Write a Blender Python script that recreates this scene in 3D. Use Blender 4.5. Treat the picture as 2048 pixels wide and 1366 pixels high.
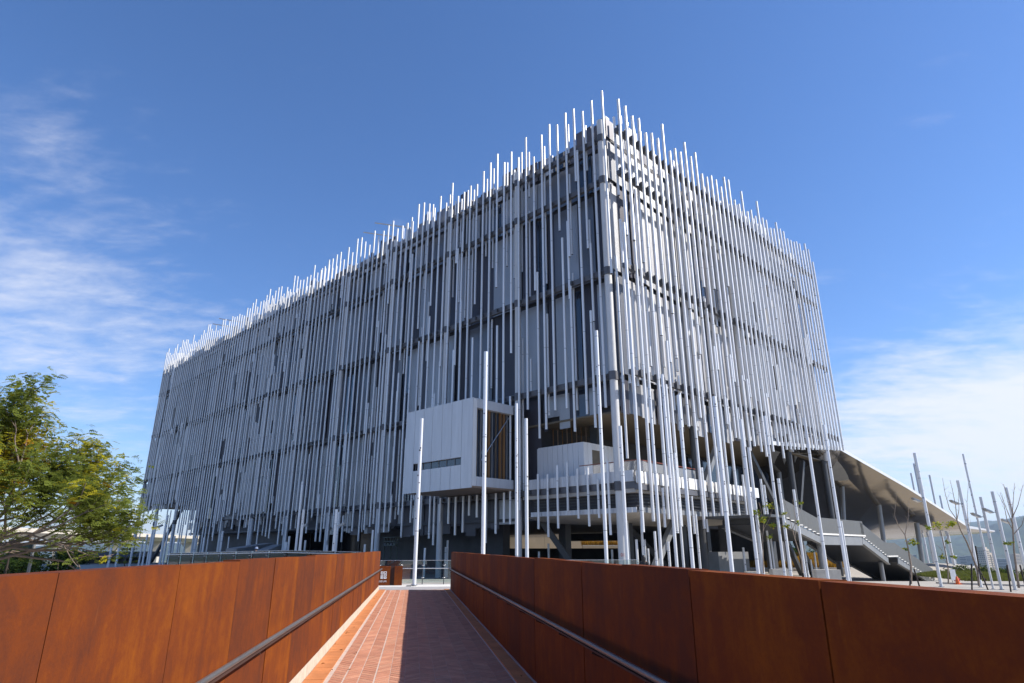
import bpy, math, random
import numpy as np
from math import sin, cos, pi, radians, atan2, hypot

for o in list(bpy.data.objects):
    bpy.data.objects.remove(o)
S = bpy.context.scene
COL = S.collection
rnd = random.Random(7)

# ------------------------------------------------------------------ camera
F = 1255.0                      # focal length in pixels of a 2048 wide picture
PITCH = math.atan(415 / F)
CZ = 1.65
cam_d = bpy.data.cameras.new('camera')
cam = bpy.data.objects.new('camera', cam_d)
COL.objects.link(cam)
cam.location = (0, 0, CZ)
cam.rotation_euler = (pi / 2 + PITCH, 0, 0)
cam_d.sensor_width = 36.0
cam_d.lens = 36.0 * F / 2048
cam_d.clip_start = 0.1
cam_d.clip_end = 30000
S.camera = cam

# ------------------------------------------------------------------ light
SUN_AZ = radians(95)            # clockwise from +Y
SUN_EL = radians(40.4)
world = bpy.data.worlds.new('World')
S.world = world
world.use_nodes = True
wn, wl_ = world.node_tree.nodes, world.node_tree.links
wn.clear()


def nd(tree, kind, **kw):
    n = tree.nodes.new(kind)
    for k, v in kw.items():
        if k in n.inputs:
            n.inputs[k].default_value = v
        else:
            setattr(n, k, v)
    return n


def mth(tree, op, a, b=None, c=None):
    n = tree.nodes.new('ShaderNodeMath')
    n.operation = op
    for i, v in enumerate((a, b, c)):
        if v is None:
            continue
        if isinstance(v, (int, float)):
            n.inputs[i].default_value = v
        else:
            tree.links.new(v, n.inputs[i])
    return n.outputs[0]


def build_sky():
    t = world.node_tree
    L = t.links.new
    sky = t.nodes.new('ShaderNodeTexSky')
    sky.sky_type = 'NISHITA'
    sky.sun_disc = False
    sky.sun_elevation = SUN_EL
    sky.sun_rotation = SUN_AZ
    sky.air_density = 1.0
    sky.dust_density = 0.15
    sky.ozone_density = 5.0
    tc = t.nodes.new('ShaderNodeTexCoord')
    sep = t.nodes.new('ShaderNodeSeparateXYZ')
    L(tc.outputs['Generated'], sep.inputs[0])
    x, y, z = sep.outputs
    zz = mth(t, 'ADD', mth(t, 'MAXIMUM', z, 0.0), 0.12)
    u = mth(t, 'DIVIDE', x, zz)
    v = mth(t, 'DIVIDE', y, zz)
    cmb = t.nodes.new('ShaderNodeCombineXYZ')
    L(u, cmb.inputs[0]); L(v, cmb.inputs[1])
    # streaky cirrus: stretched along one direction
    mp = nd(t, 'ShaderNodeMapping')
    mp.inputs['Rotation'].default_value = (0, 0, radians(28))
    mp.inputs['Scale'].default_value = (1.05, 1.75, 1)
    mp.inputs['Location'].default_value = (3.1, 1.7, 0)
    L(cmb.outputs[0], mp.inputs['Vector'])
    n1 = nd(t, 'ShaderNodeTexNoise', Scale=1.6, Detail=9.0, Roughness=0.62, Distortion=0.35)
    L(mp.outputs[0], n1.inputs['Vector'])
    n2 = nd(t, 'ShaderNodeTexNoise', Scale=6.5, Detail=6.0, Roughness=0.6, Distortion=0.2)
    L(mp.outputs[0], n2.inputs['Vector'])
    tex = mth(t, 'ADD', mth(t, 'MULTIPLY', n1.outputs['Fac'], 0.60), mth(t, 'MULTIPLY', n2.outputs['Fac'], 0.40))
    # where the cloud banks lie (directions of the compass)
    az = mth(t, 'ARCTAN2', x, y)
    el = mth(t, 'ARCSINE', z)

    def bank(az0, el0, wa, we, amp):
        a = mth(t, 'DIVIDE', mth(t, 'SUBTRACT', az, radians(az0)), radians(wa))
        e = mth(t, 'DIVIDE', mth(t, 'SUBTRACT', el, radians(el0)), radians(we))
        d = mth(t, 'ADD', mth(t, 'MULTIPLY', a, a), mth(t, 'MULTIPLY', e, e))
        return mth(t, 'MULTIPLY', mth(t, 'EXPONENT', mth(t, 'MULTIPLY', d, -1.0)), amp)
    low = mth(t, 'MULTIPLY', mth(t, 'EXPONENT', mth(t, 'MULTIPLY', mth(t, 'MULTIPLY', el, el), -26.0)), 0.09)
    cover = mth(t, 'ADD', low, bank(-42, 17, 18, 9, 0.23))
    cover = mth(t, 'SUBTRACT', cover, mth(t, 'MULTIPLY', mth(t, 'MAXIMUM', mth(t, 'SUBTRACT', el, 0.42), 0.0), 0.30))
    cover = mth(t, 'ADD', cover, bank(43, 8.5, 18, 6.5, 0.56))
    cover = mth(t, 'ADD', cover, bank(-41, 31, 5, 5, 0.13))
    cover = mth(t, 'ADD', cover, bank(150, 16, 50, 10, 0.18))
    cover = mth(t, 'ADD', cover, bank(-120, 14, 40, 8, 0.15))
    dens = mth(t, 'ADD', tex, cover)
    mr = t.nodes.new('ShaderNodeMapRange')
    mr.interpolation_type = 'SMOOTHSTEP'
    mr.inputs['From Min'].default_value = 0.54
    mr.inputs['From Max'].default_value = 1.06
    mr.inputs['To Max'].default_value = 0.9
    L(dens, mr.inputs['Value'])
    up = mth(t, 'MULTIPLY', mr.outputs[0], mth(t, 'GREATER_THAN', z, -0.01))
    mix = t.nodes.new('ShaderNodeMix')
    mix.data_type = 'RGBA'
    L(up, mix.inputs['Factor'])
    hs = nd(t, 'ShaderNodeHueSaturation', Saturation=1.12)
    L(sky.outputs[0], hs.inputs['Color'])
    tint = t.nodes.new('ShaderNodeVectorMath'); tint.operation = 'MULTIPLY'
    tint.inputs[1].default_value = (1.06, 1.0, 1.10)
    L(hs.outputs[0], tint.inputs[0])
    L(tint.outputs[0], mix.inputs['A'])
    mix.inputs['B'].default_value = (5.8, 5.9, 6.4, 1)
    bg = t.nodes.new('ShaderNodeBackground')
    bg.inputs['Strength'].default_value = 0.09
    L(mix.outputs['Result'], bg.inputs['Color'])
    out = t.nodes.new('ShaderNodeOutputWorld')
    L(bg.outputs[0], out.inputs['Surface'])


build_sky()
sun_d = bpy.data.lights.new('sun', 'SUN')
sun_d.energy = 4.0
sun_d.angle = radians(0.53)
sun_d.color = (1.0, 0.945, 0.86)
sun = bpy.data.objects.new('sun', sun_d)
COL.objects.link(sun)
sun.rotation_euler = (pi / 2 - SUN_EL, 0, pi - SUN_AZ)   # local +Z towards the sun
sun.location = (60, -10, 80)
S.view_settings.view_transform = 'Standard'
S.view_settings.look = 'None'
S.view_settings.gamma = 1
S.view_settings.exposure = 0.9
S.view_settings.use_curve_mapping = False
S.cycles.max_bounces = 8
S.cycles.transparent_max_bounces = 16

# ------------------------------------------------------------------ helpers
SP, CP = sin(PITCH), cos(PITCH)


def at(px, py, Y):
    """the place at depth Y that the photograph shows at (px, py)"""
    u, v = px - 1024, 683 - py
    fy = F * CP - v * SP
    fz = F * SP + v * CP
    k = Y / fy
    return (u * k, Y, CZ + fz * k)


AW = math.atan((826 - 1024) / 1321.8)
UU = (sin(AW), cos(AW)); VV = (cos(AW), -sin(AW))


def wk(u, v, z=0.0):
    return (u * UU[0] + v * VV[0], u * UU[1] + v * VV[1], z)


C0 = (50 * 221 / 1321.8, 50.0)
ROT = radians(45.3)
RX, RY = cos(ROT), sin(ROT)


def bl(s, t, z):
    return (C0[0] + s * RX - t * RY, C0[1] + s * RY + t * RX, z)


def to_bl(x, y):
    dx, dy = x - C0[0], y - C0[1]
    return (dx * RX + dy * RY, -dx * RY + dy * RX)


class MB:
    def __init__(self):
        self.v = []; self.f = []; self.m = []; self.sm = []

    def add(self, vs, fs, mi=0, smooth=False):
        b = len(self.v)
        self.v += [tuple(p) for p in vs]
        for f in fs:
            self.f.append(tuple(i + b for i in f)); self.m.append(mi); self.sm.append(smooth)
        return self

    def box(self, x0, x1, y0, y1, z0, z1, mi=0):
        vs = [(x, y, z) for z in (z0, z1) for y in (y0, y1) for x in (x0, x1)]
        return self.add(vs, [(0, 2, 3, 1), (4, 5, 7, 6), (0, 1, 5, 4), (2, 6, 7, 3), (0, 4, 6, 2), (1, 3, 7, 5)], mi)

    def obox(self, p, ax, ay, az, mi=0):
        """box from corner p with three edge vectors"""
        vs = []
        for k in (0, 1):
            for j in (0, 1):
                for i in (0, 1):
                    vs.append(tuple(p[q] + i * ax[q] + j * ay[q] + k * az[q] for q in range(3)))
        return self.add(vs, [(0, 2, 3, 1), (4, 5, 7, 6), (0, 1, 5, 4), (2, 6, 7, 3), (0, 4, 6, 2), (1, 3, 7, 5)], mi)

    def bar(self, a, b, w, h, mi=0):
        """rectangular bar from a to b, w wide, h high"""
        a = np.array(a, float); b = np.array(b, float)
        d = b - a
        d /= np.linalg.norm(d)
        up = np.array((0, 0, 1.0)) if abs(d[2]) < 0.95 else np.array((0, 1.0, 0))
        sd = np.cross(d, up); sd /= np.linalg.norm(sd)
        up = np.cross(sd, d)
        p = a - sd * w / 2 - up * h / 2
        return self.obox(tuple(p), tuple(b - a), tuple(sd * w), tuple(up * h), mi)

    def tube(self, pts, r, n=8, mi=0, caps=True, smooth=True, r1=None):
        pts = [np.array(p, float) for p in pts]
        rr = r if isinstance(r, (list, tuple)) else ([r] * len(pts) if r1 is None else list(np.linspace(r, r1, len(pts))))
        rings = []
        ref = None
        for i, p in enumerate(pts):
            d = pts[min(i + 1, len(pts) - 1)] - pts[max(i - 1, 0)]
            d /= (np.linalg.norm(d) + 1e-9)
            if ref is None:
                ref = np.array((1.0, 0, 0)) if abs(d[0]) < 0.9 else np.array((0, 1.0, 0))
            a = np.cross(d, ref); a /= np.linalg.norm(a)
            b = np.cross(d, a)
            ref = np.cross(a, d)
            rings.append([tuple(p + rr[i] * (cos(2 * pi * k / n) * a + sin(2 * pi * k / n) * b)) for k in range(n)])
        vs = [q for ring in rings for q in ring]
        fs = []
        for i in range(len(rings) - 1):
            for k in range(n):
                fs.append((i * n + k, i * n + (k + 1) % n, (i + 1) * n + (k + 1) % n, (i + 1) * n + k))
        self.add(vs, fs, mi, smooth)
        if caps:
            self.add(rings[0], [tuple(range(n))], mi)
            self.add(rings[-1], [tuple(range(n - 1, -1, -1))], mi)
        return self

    def lathe(self, prof, n=16, mi=0, c=(0, 0, 0), sx=1, sy=1):
        vs = []
        for r, z in prof:
            for k in range(n):
                vs.append((c[0] + r * sx * cos(2 * pi * k / n), c[1] + r * sy * sin(2 * pi * k / n), c[2] + z))
        fs = []
        for i in range(len(prof) - 1):
            for k in range(n):
                fs.append((i * n + k, i * n + (k + 1) % n, (i + 1) * n + (k + 1) % n, (i + 1) * n + k))
        return self.add(vs, fs, mi, True)

    def mesh(self, name, mats):
        me = bpy.data.meshes.new(name)
        me.from_pydata(self.v, [], self.f)
        for m in (mats if isinstance(mats, (list, tuple)) else [mats]):
            me.materials.append(m)
        if self.f:
            me.polygons.foreach_set('material_index', self.m)
            me.polygons.foreach_set('use_smooth', self.sm)
        me.update()
        return me

    def build(self, name, mats, parent=None, loc=(0, 0, 0), **kw):
        return link(name, self.mesh(name, mats), parent, loc, **kw)


def link(name, data, parent=None, loc=(0, 0, 0), rotz=0.0, scale=None, **kw):
    o = bpy.data.objects.new(name, data)
    COL.objects.link(o)
    o.parent = parent
    o.location = loc
    if rotz:
        o.rotation_euler = (0, 0, rotz)
    if scale:
        o.scale = scale
    for k, v in kw.items():
        o[k] = v
    return o


def thing(name, label, cat, loc=(0, 0, 0), rotz=0.0, group=None):
    kw = dict(label=label, category=cat)
    if group:
        kw['group'] = group
    return link(name, None, None, loc, rotz, **kw)


def tag(o, label, cat, group=None):
    o['label'] = label; o['category'] = cat
    if group:
        o['group'] = group
    return o


def big_mesh(name, verts, faces, mats, midx=None, smooth=False):
    """quads or tris from numpy arrays"""
    me = bpy.data.meshes.new(name)
    nv, nf, k = len(verts), len(faces), faces.shape[1]
    me.vertices.add(nv)
    me.vertices.foreach_set('co', np.asarray(verts, np.float32).ravel())
    me.loops.add(nf * k)
    me.loops.foreach_set('vertex_index', np.asarray(faces, np.int32).ravel())
    me.polygons.add(nf)
    me.polygons.foreach_set('loop_start', np.arange(0, nf * k, k, dtype=np.int32))
    for m in (mats if isinstance(mats, (list, tuple)) else [mats]):
        me.materials.append(m)
    if midx is not None:
        me.polygons.foreach_set('material_index', np.asarray(midx, np.int32))
    me.polygons.foreach_set('use_smooth', np.full(nf, smooth))
    me.update(calc_edges=True)
    me.validate()
    return me


# ------------------------------------------------------------------ materials
def mat(name, col, rough=0.6, metal=0.0, var=0.12, scale=2.0, stretch=(1, 1, 1), bump=0.0, bscale=20.0,
        spec=0.5, col2=None, rand=0.0, coat=0.0):
    m = bpy.data.materials.new(name)
    m.use_nodes = True
    t = m.node_tree
    b = t.nodes['Principled BSDF']
    b.inputs['Roughness'].default_value = rough
    b.inputs['Metallic'].default_value = metal
    b.inputs['Specular IOR Level'].default_value = spec
    geo = t.nodes.new('ShaderNodeNewGeometry')
    mp = t.nodes.new('ShaderNodeMapping')
    mp.inputs['Scale'].default_value = stretch
    t.links.new(geo.outputs['Position'], mp.inputs['Vector'])
    n = nd(t, 'ShaderNodeTexNoise', Scale=scale, Detail=6.0, Roughness=0.6)
    t.links.new(mp.outputs[0], n.inputs['Vector'])
    mix = t.nodes.new('ShaderNodeMix')
    mix.data_type = 'RGBA'
    c2 = col2 or tuple(min(1, c * (1 + var)) for c in col)
    c1 = col if col2 else tuple(c * (1 - var) for c in col)
    mix.inputs['A'].default_value = (*c1, 1)
    mix.inputs['B'].default_value = (*c2, 1)
    mr = t.nodes.new('ShaderNodeMapRange')
    mr.inputs['From Min'].default_value = 0.3
    mr.inputs['From Max'].default_value = 0.7
    t.links.new(n.outputs['Fac'], mr.inputs['Value'])
    t.links.new(mr.outputs[0], mix.inputs['Factor'])
    outc = mix.outputs['Result']
    if rand:
        oi = t.nodes.new('ShaderNodeObjectInfo')
        mr2 = t.nodes.new('ShaderNodeMapRange')
        mr2.inputs['To Min'].default_value = 1 - rand
        mr2.inputs['To Max'].default_value = 1 + rand
        t.links.new(oi.outputs['Random'], mr2.inputs['Value'])
        hsv = t.nodes.new('ShaderNodeHueSaturation')
        t.links.new(mr2.outputs[0], hsv.inputs['Value'])
        t.links.new(outc, hsv.inputs['Color'])
        outc = hsv.outputs[0]
    t.links.new(outc, b.inputs['Base Color'])
    if bump:
        n2 = nd(t, 'ShaderNodeTexNoise', Scale=bscale, Detail=5.0)
        t.links.new(mp.outputs[0], n2.inputs['Vector'])
        bp = nd(t, 'ShaderNodeBump', Strength=bump, Distance=0.02)
        t.links.new(n2.outputs['Fac'], bp.inputs['Height'])
        t.links.new(bp.outputs[0], b.inputs['Normal'])
    if coat:
        b.inputs['Coat Weight'].default_value = coat
    return m


def ribbed(m, axis, spacing, depth=0.03):
    """adds upright ribs to a sheet material; axis = horizontal direction along the wall"""
    t = m.node_tree
    b = t.nodes['Principled BSDF']
    geo = t.nodes.new('ShaderNodeNewGeometry')
    vm = t.nodes.new('ShaderNodeVectorMath')
    vm.operation = 'DOT_PRODUCT'
    t.links.new(geo.outputs['Position'], vm.inputs[0])
    vm.inputs[1].default_value = (*axis, 0)
    w = mth(t, 'PINGPONG', mth(t, 'DIVIDE', vm.outputs['Value'], spacing / 2), 0.5)
    bp = nd(t, 'ShaderNodeBump', Strength=0.9, Distance=depth)
    t.links.new(w, bp.inputs['Height'])
    t.links.new(bp.outputs[0], b.inputs['Normal'])
    return m


def corten(name, dark=1.0):
    m = bpy.data.materials.new(name)
    m.use_nodes = True
    t = m.node_tree; L = t.links.new
    b = t.nodes['Principled BSDF']
    b.inputs['Roughness'].default_value = 0.78
    b.inputs['Specular IOR Level'].default_value = 0.12
    geo = t.nodes.new('ShaderNodeNewGeometry')
    oi = t.nodes.new('ShaderNodeObjectInfo')
    off = t.nodes.new('ShaderNodeVectorMath'); off.operation = 'ADD'
    sc = t.nodes.new('ShaderNodeVectorMath'); sc.operation = 'SCALE'
    sc.inputs[0].default_value = (17, 31, 5)
    L(oi.outputs['Random'], sc.inputs['Scale'])
    L(geo.outputs['Position'], off.inputs[0]); L(sc.outputs[0], off.inputs[1])
    n1 = nd(t, 'ShaderNodeTexNoise', Scale=1.3, Detail=8.0, Roughness=0.65)
    L(off.outputs[0], n1.inputs['Vector'])
    mp = t.nodes.new('ShaderNodeMapping'); mp.inputs['Scale'].default_value = (6, 6, 0.5)
    L(off.outputs[0], mp.inputs['Vector'])
    n2 = nd(t, 'ShaderNodeTexNoise', Scale=1.6, Detail=6.0, Roughness=0.6)   # runs down the sheet
    L(mp.outputs[0], n2.inputs['Vector'])
    n3 = nd(t, 'ShaderNodeTexNoise', Scale=55.0, Detail=4.0, Roughness=0.7)
    L(off.outputs[0], n3.inputs['Vector'])
    r1 = t.nodes.new('ShaderNodeValToRGB')
    e = r1.color_ramp.elements
    e[0].position = 0.39; e[0].color = (0.098 * dark, 0.027 * dark, 0.012 * dark, 1)
    e[1].position = 0.63; e[1].color = (0.235 * dark, 0.064 * dark, 0.006 * dark, 1)
    k = e.new(0.5); k.color = (0.152 * dark, 0.036 * dark, 0.008 * dark, 1)
    n5 = nd(t, 'ShaderNodeTexNoise', Scale=5.5, Detail=7.0, Roughness=0.7, Distortion=0.6)
    L(off.outputs[0], n5.inputs['Vector'])
    a = mth(t, 'MULTIPLY', n1.outputs['Fac'], 0.40)
    a = mth(t, 'ADD', a, mth(t, 'MULTIPLY', n2.outputs['Fac'], 0.20))
    a = mth(t, 'ADD', a, mth(t, 'MULTIPLY', n5.outputs['Fac'], 0.28))
    a = mth(t, 'ADD', a, mth(t, 'MULTIPLY', n3.outputs['Fac'], 0.12))
    a = mth(t, 'ADD', a, mth(t, 'MULTIPLY', mth(t, 'SUBTRACT', oi.outputs['Random'], 0.5), 0.13))
    L(a, r1.inputs[0])
    # pale scratches and runs
    mp3 = t.nodes.new('ShaderNodeMapping'); mp3.inputs['Scale'].default_value = (7, 7, 1.1)
    L(off.outputs[0], mp3.inputs['Vector'])
    n4 = nd(t, 'ShaderNodeTexNoise', Scale=2.3, Detail=3.0)
    L(mp3.outputs[0], n4.inputs['Vector'])
    s = t.nodes.new('ShaderNodeMapRange')
    s.inputs['From Min'].default_value = 0.70; s.inputs['From Max'].default_value = 0.80; s.inputs['To Max'].default_value = 0.35
    L(n4.outputs['Fac'], s.inputs['Value'])
    mx = t.nodes.new('ShaderNodeMix'); mx.data_type = 'RGBA'
    L(s.outputs[0], mx.inputs['Factor']); L(r1.outputs[0], mx.inputs['A'])
    mx.inputs['B'].default_value = (0.26 * dark, 0.11 * dark, 0.04 * dark, 1)
    L(mx.outputs['Result'], b.inputs['Base Color'])
    bp = nd(t, 'ShaderNodeBump', Strength=0.25, Distance=0.004)
    L(n3.outputs['Fac'], bp.inputs['Height']); L(bp.outputs[0], b.inputs['Normal'])
    return m


def glass(name, tint=(0.85, 0.92, 0.9), refl=0.12):
    m = bpy.data.materials.new(name)
    m.use_nodes = True
    t = m.node_tree
    t.nodes.clear()
    tr = nd(t, 'ShaderNodeBsdfTransparent', Color=(*tint, 1))
    gl = nd(t, 'ShaderNodeBsdfGlossy', Roughness=0.02, Color=(0.9, 0.95, 1, 1))
    fr = nd(t, 'ShaderNodeFresnel', IOR=1.5)
    f = mth(t, 'ADD', fr.outputs[0], refl * 0.3)
    mx = t.nodes.new('ShaderNodeMixShader')
    t.links.new(f, mx.inputs[0]); t.links.new(tr.outputs[0], mx.inputs[1]); t.links.new(gl.outputs[0], mx.inputs[2])
    o = t.nodes.new('ShaderNodeOutputMaterial')
    t.links.new(mx.outputs[0], o.inputs['Surface'])
    return m


def leaf_mat(name, col):
    m = bpy.data.materials.new(name)
    m.use_nodes = True
    t = m.node_tree
    t.nodes.clear()
    geo = t.nodes.new('ShaderNodeNewGeometry')
    n = nd(t, 'ShaderNodeTexNoise', Scale=1.4, Detail=3.0)
    t.links.new(geo.outputs['Position'], n.inputs['Vector'])
    mx0 = t.nodes.new('ShaderNodeMix'); mx0.data_type = 'RGBA'
    mx0.inputs['A'].default_value = (*[c * 0.7 for c in col], 1)
    mx0.inputs['B'].default_value = (*[c * 1.35 for c in col], 1)
    t.links.new(n.outputs['Fac'], mx0.inputs['Factor'])
    d = nd(t, 'ShaderNodeBsdfDiffuse')
    tl = nd(t, 'ShaderNodeBsdfTranslucent')
    t.links.new(mx0.outputs['Result'], d.inputs['Color'])
    t.links.new(mx0.outputs['Result'], tl.inputs['Color'])
    mx = t.nodes.new('ShaderNodeMixShader'); mx.inputs[0].default_value = 0.5
    t.links.new(d.outputs[0], mx.inputs[1]); t.links.new(tl.outputs[0], mx.inputs[2])
    o = t.nodes.new('ShaderNodeOutputMaterial')
    t.links.new(mx.outputs[0], o.inputs['Surface'])
    return m


RDIR, LDIR = (RX, RY), (-RY, RX)
M = {}
M['pole'] = mat('brushed_steel_pole', (0.68, 0.685, 0.695), 0.40, 0.25, 0.07, 0.5, (1, 1, 0.25), rand=0.09)
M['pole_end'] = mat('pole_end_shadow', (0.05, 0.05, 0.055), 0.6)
M['column'] = mat('painted_column', (0.56, 0.56, 0.56), 0.45, 0.1, 0.06, 0.8)
M['beam'] = mat('dark_beam', (0.105, 0.105, 0.115), 0.5, 0.2, 0.12, 1.5)
M['bracket'] = mat('bracket_steel', (0.085, 0.085, 0.09), 0.5, 0.3)
M['p_light'] = ribbed(mat('light_corrugated_sheet', (0.40, 0.41, 0.43), 0.34, 0.5, 0.05, 0.4, rand=0.1), LDIR, 0.14)
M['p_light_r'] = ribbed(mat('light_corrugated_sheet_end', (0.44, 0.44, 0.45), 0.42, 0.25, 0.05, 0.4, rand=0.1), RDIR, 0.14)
M['p_mid'] = mat('grey_metal_sheet', (0.15, 0.155, 0.17), 0.34, 0.5, 0.06, 0.4, rand=0.15)
M['p_dark'] = mat('dark_plum_sheet', (0.055, 0.052, 0.064), 0.40, 0.35, 0.08, 0.4, rand=0.2)
M['p_glass'] = mat('window_glass', (0.02, 0.028, 0.045), 0.06, 0.0, 0.1, 0.5, spec=0.8)
M['dark_glass'] = mat('tinted_glass', (0.010, 0.012, 0.016), 0.10, 0.0, 0.1, 0.5, spec=0.22)
M['frame'] = mat('window_frame', (0.05, 0.05, 0.055), 0.45)
M['core'] = mat('dark_recess', (0.045, 0.044, 0.05), 0.7)
M['void'] = mat('void_wall', (0.06, 0.06, 0.065), 0.6, 0, 0.3, 0.5)
M['soffit'] = mat('timber_soffit', (0.14, 0.112, 0.072), 0.6, 0, 0.12, 1.2, (0.3, 3, 3))
M['under'] = mat('painted_soffit', (0.40, 0.37, 0.33), 0.6, 0, 0.06, 0.5)
M['white'] = mat('white_cladding', (0.56, 0.57, 0.59), 0.4, 0.05, 0.07, 1.2, (2.5, 2.5, 0.25), rand=0.035)
M['white2'] = mat('white_cladding_sunlit', (0.72, 0.72, 0.715), 0.45, 0.0, 0.06, 1.2, (2.5, 2.5, 0.25), rand=0.04)  # paler copy of the cladding, sunlight put into the colour of sun-facing sides
M['bronze'] = mat('bronze_fin', (0.20, 0.15, 0.10), 0.4, 0.4, 0.15)
M['ochre'] = mat('ochre_timber', (0.20, 0.10, 0.032), 0.55, 0, 0.2, 1.5, (4, 4, 0.5))
M['brown_u'] = mat('brown_soffit', (0.27, 0.19, 0.135), 0.55, 0, 0.12, 0.8)
M['rail_red'] = mat('oxide_rail', (0.20, 0.045, 0.025), 0.5)
M['gray'] = mat('grey_steel', (0.23, 0.235, 0.24), 0.45, 0.3, 0.1, 1.0)
M['gray_d'] = mat('dark_grey_steel', (0.06, 0.062, 0.066), 0.5, 0.2, 0.12, 1.0)
M['mesh_p'] = mat('balustrade_mesh', (0.105, 0.105, 0.10), 0.5, 0.2, 0.3, 6.0, (3, 3, 0.2))
M['tread'] = mat('pale_tread', (0.66, 0.64, 0.60), 0.6)
M['steel'] = mat('stainless_steel', (0.62, 0.61, 0.60), 0.25, 0.85, 0.05)
M['rail_steel'] = mat('weathered_handrail', (0.20, 0.19, 0.185), 0.36, 0.6, 0.12, 3.0)
M['corten'] = corten('weathering_steel')
M['corten_dark'] = mat('dark_rust', (0.055, 0.022, 0.014), 0.8)
M['joint'] = mat('joint_shadow', (0.02, 0.012, 0.01), 0.9)
M['kerb'] = mat('concrete_kerb', (0.50, 0.44, 0.36), 0.85, 0, 0.18, 6.0, bump=0.4, bscale=30)
M['mortar'] = mat('pale_mortar', (0.52, 0.41, 0.34), 0.9, 0, 0.15, 8.0)
M['brick'] = mat('terracotta_brick', (0.46, 0.20, 0.118), 0.75, 0, 0.2, 3.5, bump=0.08, bscale=60)
M['brick2'] = mat('terracotta_brick_pale', (0.50, 0.235, 0.14), 0.75, 0, 0.2, 3.0, bump=0.08, bscale=60)
M['tile'] = mat('terracotta_border_tile', (0.50, 0.185, 0.062), 0.7, 0, 0.2, 2.5, bump=0.2, bscale=50)
M['paving'] = mat('plaza_paving', (0.36, 0.33, 0.285), 0.8, 0, 0.15, 0.7, bump=0.2)
M['granite'] = mat('white_granite', (0.66, 0.63, 0.58), 0.7, 0, 0.08, 3.0)
M['drain'] = mat('grey_granite', (0.34, 0.32, 0.31), 0.8, 0, 0.1, 3.0)
M['glass'] = glass('clear_glass')
M['beige'] = mat('beige_concrete', (0.50, 0.41, 0.29), 0.85, 0, 0.1, 0.4)
M['stone'] = mat('pale_stone', (0.46, 0.43, 0.38), 0.85, 0, 0.15, 2.0)
M['concrete'] = mat('viaduct_concrete', (0.50, 0.45, 0.38), 0.9, 0, 0.12, 0.3)
M['golden'] = leaf_mat('golden_grass', (0.36, 0.21, 0.035))
M['bark'] = mat('grey_brown_bark', (0.16, 0.12, 0.095), 0.9, 0, 0.3, 6.0)
M['bark_w'] = mat('wrapped_trunk', (0.26, 0.20, 0.15), 0.9, 0, 0.3, 9.0)
M['stake'] = mat('dark_stake', (0.035, 0.025, 0.02), 0.8)
M['g1'] = leaf_mat('leaf_green', (0.17, 0.205, 0.04))
M['g2'] = leaf_mat('leaf_yellow_green', (0.40, 0.36, 0.03))
M['g3'] = leaf_mat('leaf_ochre', (0.38, 0.19, 0.02))
M['g6'] = leaf_mat('leaf_olive', (0.11, 0.125, 0.03))
M['g7'] = leaf_mat('leaf_mid', (0.06, 0.095, 0.02))
M['g4'] = leaf_mat('leaf_dark', (0.022, 0.042, 0.014))
M['g5'] = leaf_mat('leaf_bright', (0.14, 0.22, 0.025))
M['lamp'] = mat('floodlight_body', (0.33, 0.34, 0.35), 0.35, 0.5)
M['lamp_g'] = mat('floodlight_lens', (0.62, 0.64, 0.66), 0.1, 0.0)
M['forest'] = mat('forest_hill', (0.035, 0.055, 0.022), 0.95, 0, 0.5, 0.004)
M['forest2'] = mat('forest_hill_near', (0.030, 0.048, 0.018), 0.95, 0, 0.5, 0.006)
M['roof_blue'] = mat('slate_blue_roof', (0.075, 0.085, 0.11), 0.5, 0.2)
M['skin'] = mat('skin', (0.45, 0.26, 0.18), 0.6)
M['hair'] = mat('black_hair', (0.012, 0.01, 0.01), 0.5)
M['red'] = mat('red_cloth', (0.55, 0.03, 0.06), 0.8)
M['pink'] = mat('magenta_cloth', (0.50, 0.02, 0.11), 0.8)
M['navy'] = mat('navy_cloth', (0.03, 0.035, 0.06), 0.85)
M['cap'] = mat('blue_grey_cap', (0.16, 0.21, 0.32), 0.8)
M['blackcloth'] = mat('charcoal_cloth', (0.02, 0.02, 0.022), 0.85)
M['orange'] = mat('orange_plastic', (0.75, 0.14, 0.02), 0.45)
M['wsign'] = mat('white_board', (0.75, 0.75, 0.74), 0.5)
M['green_sign'] = mat('dark_green_board', (0.022, 0.05, 0.045), 0.5)
M['white_paint'] = mat('white_lettering', (0.82, 0.82, 0.84), 0.5)
M['apt'] = mat('beige_apartment_wall', (0.52, 0.44, 0.36), 0.8, 0, 0.1, 0.05)
M['city'] = mat('pale_city_wall', (0.45, 0.44, 0.43), 0.8, 0, 0.2, 0.03)
M['win_far'] = mat('far_window', (0.10, 0.10, 0.11), 0.3)
M['wood'] = mat('bench_timber', (0.11, 0.06, 0.04), 0.7)


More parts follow.
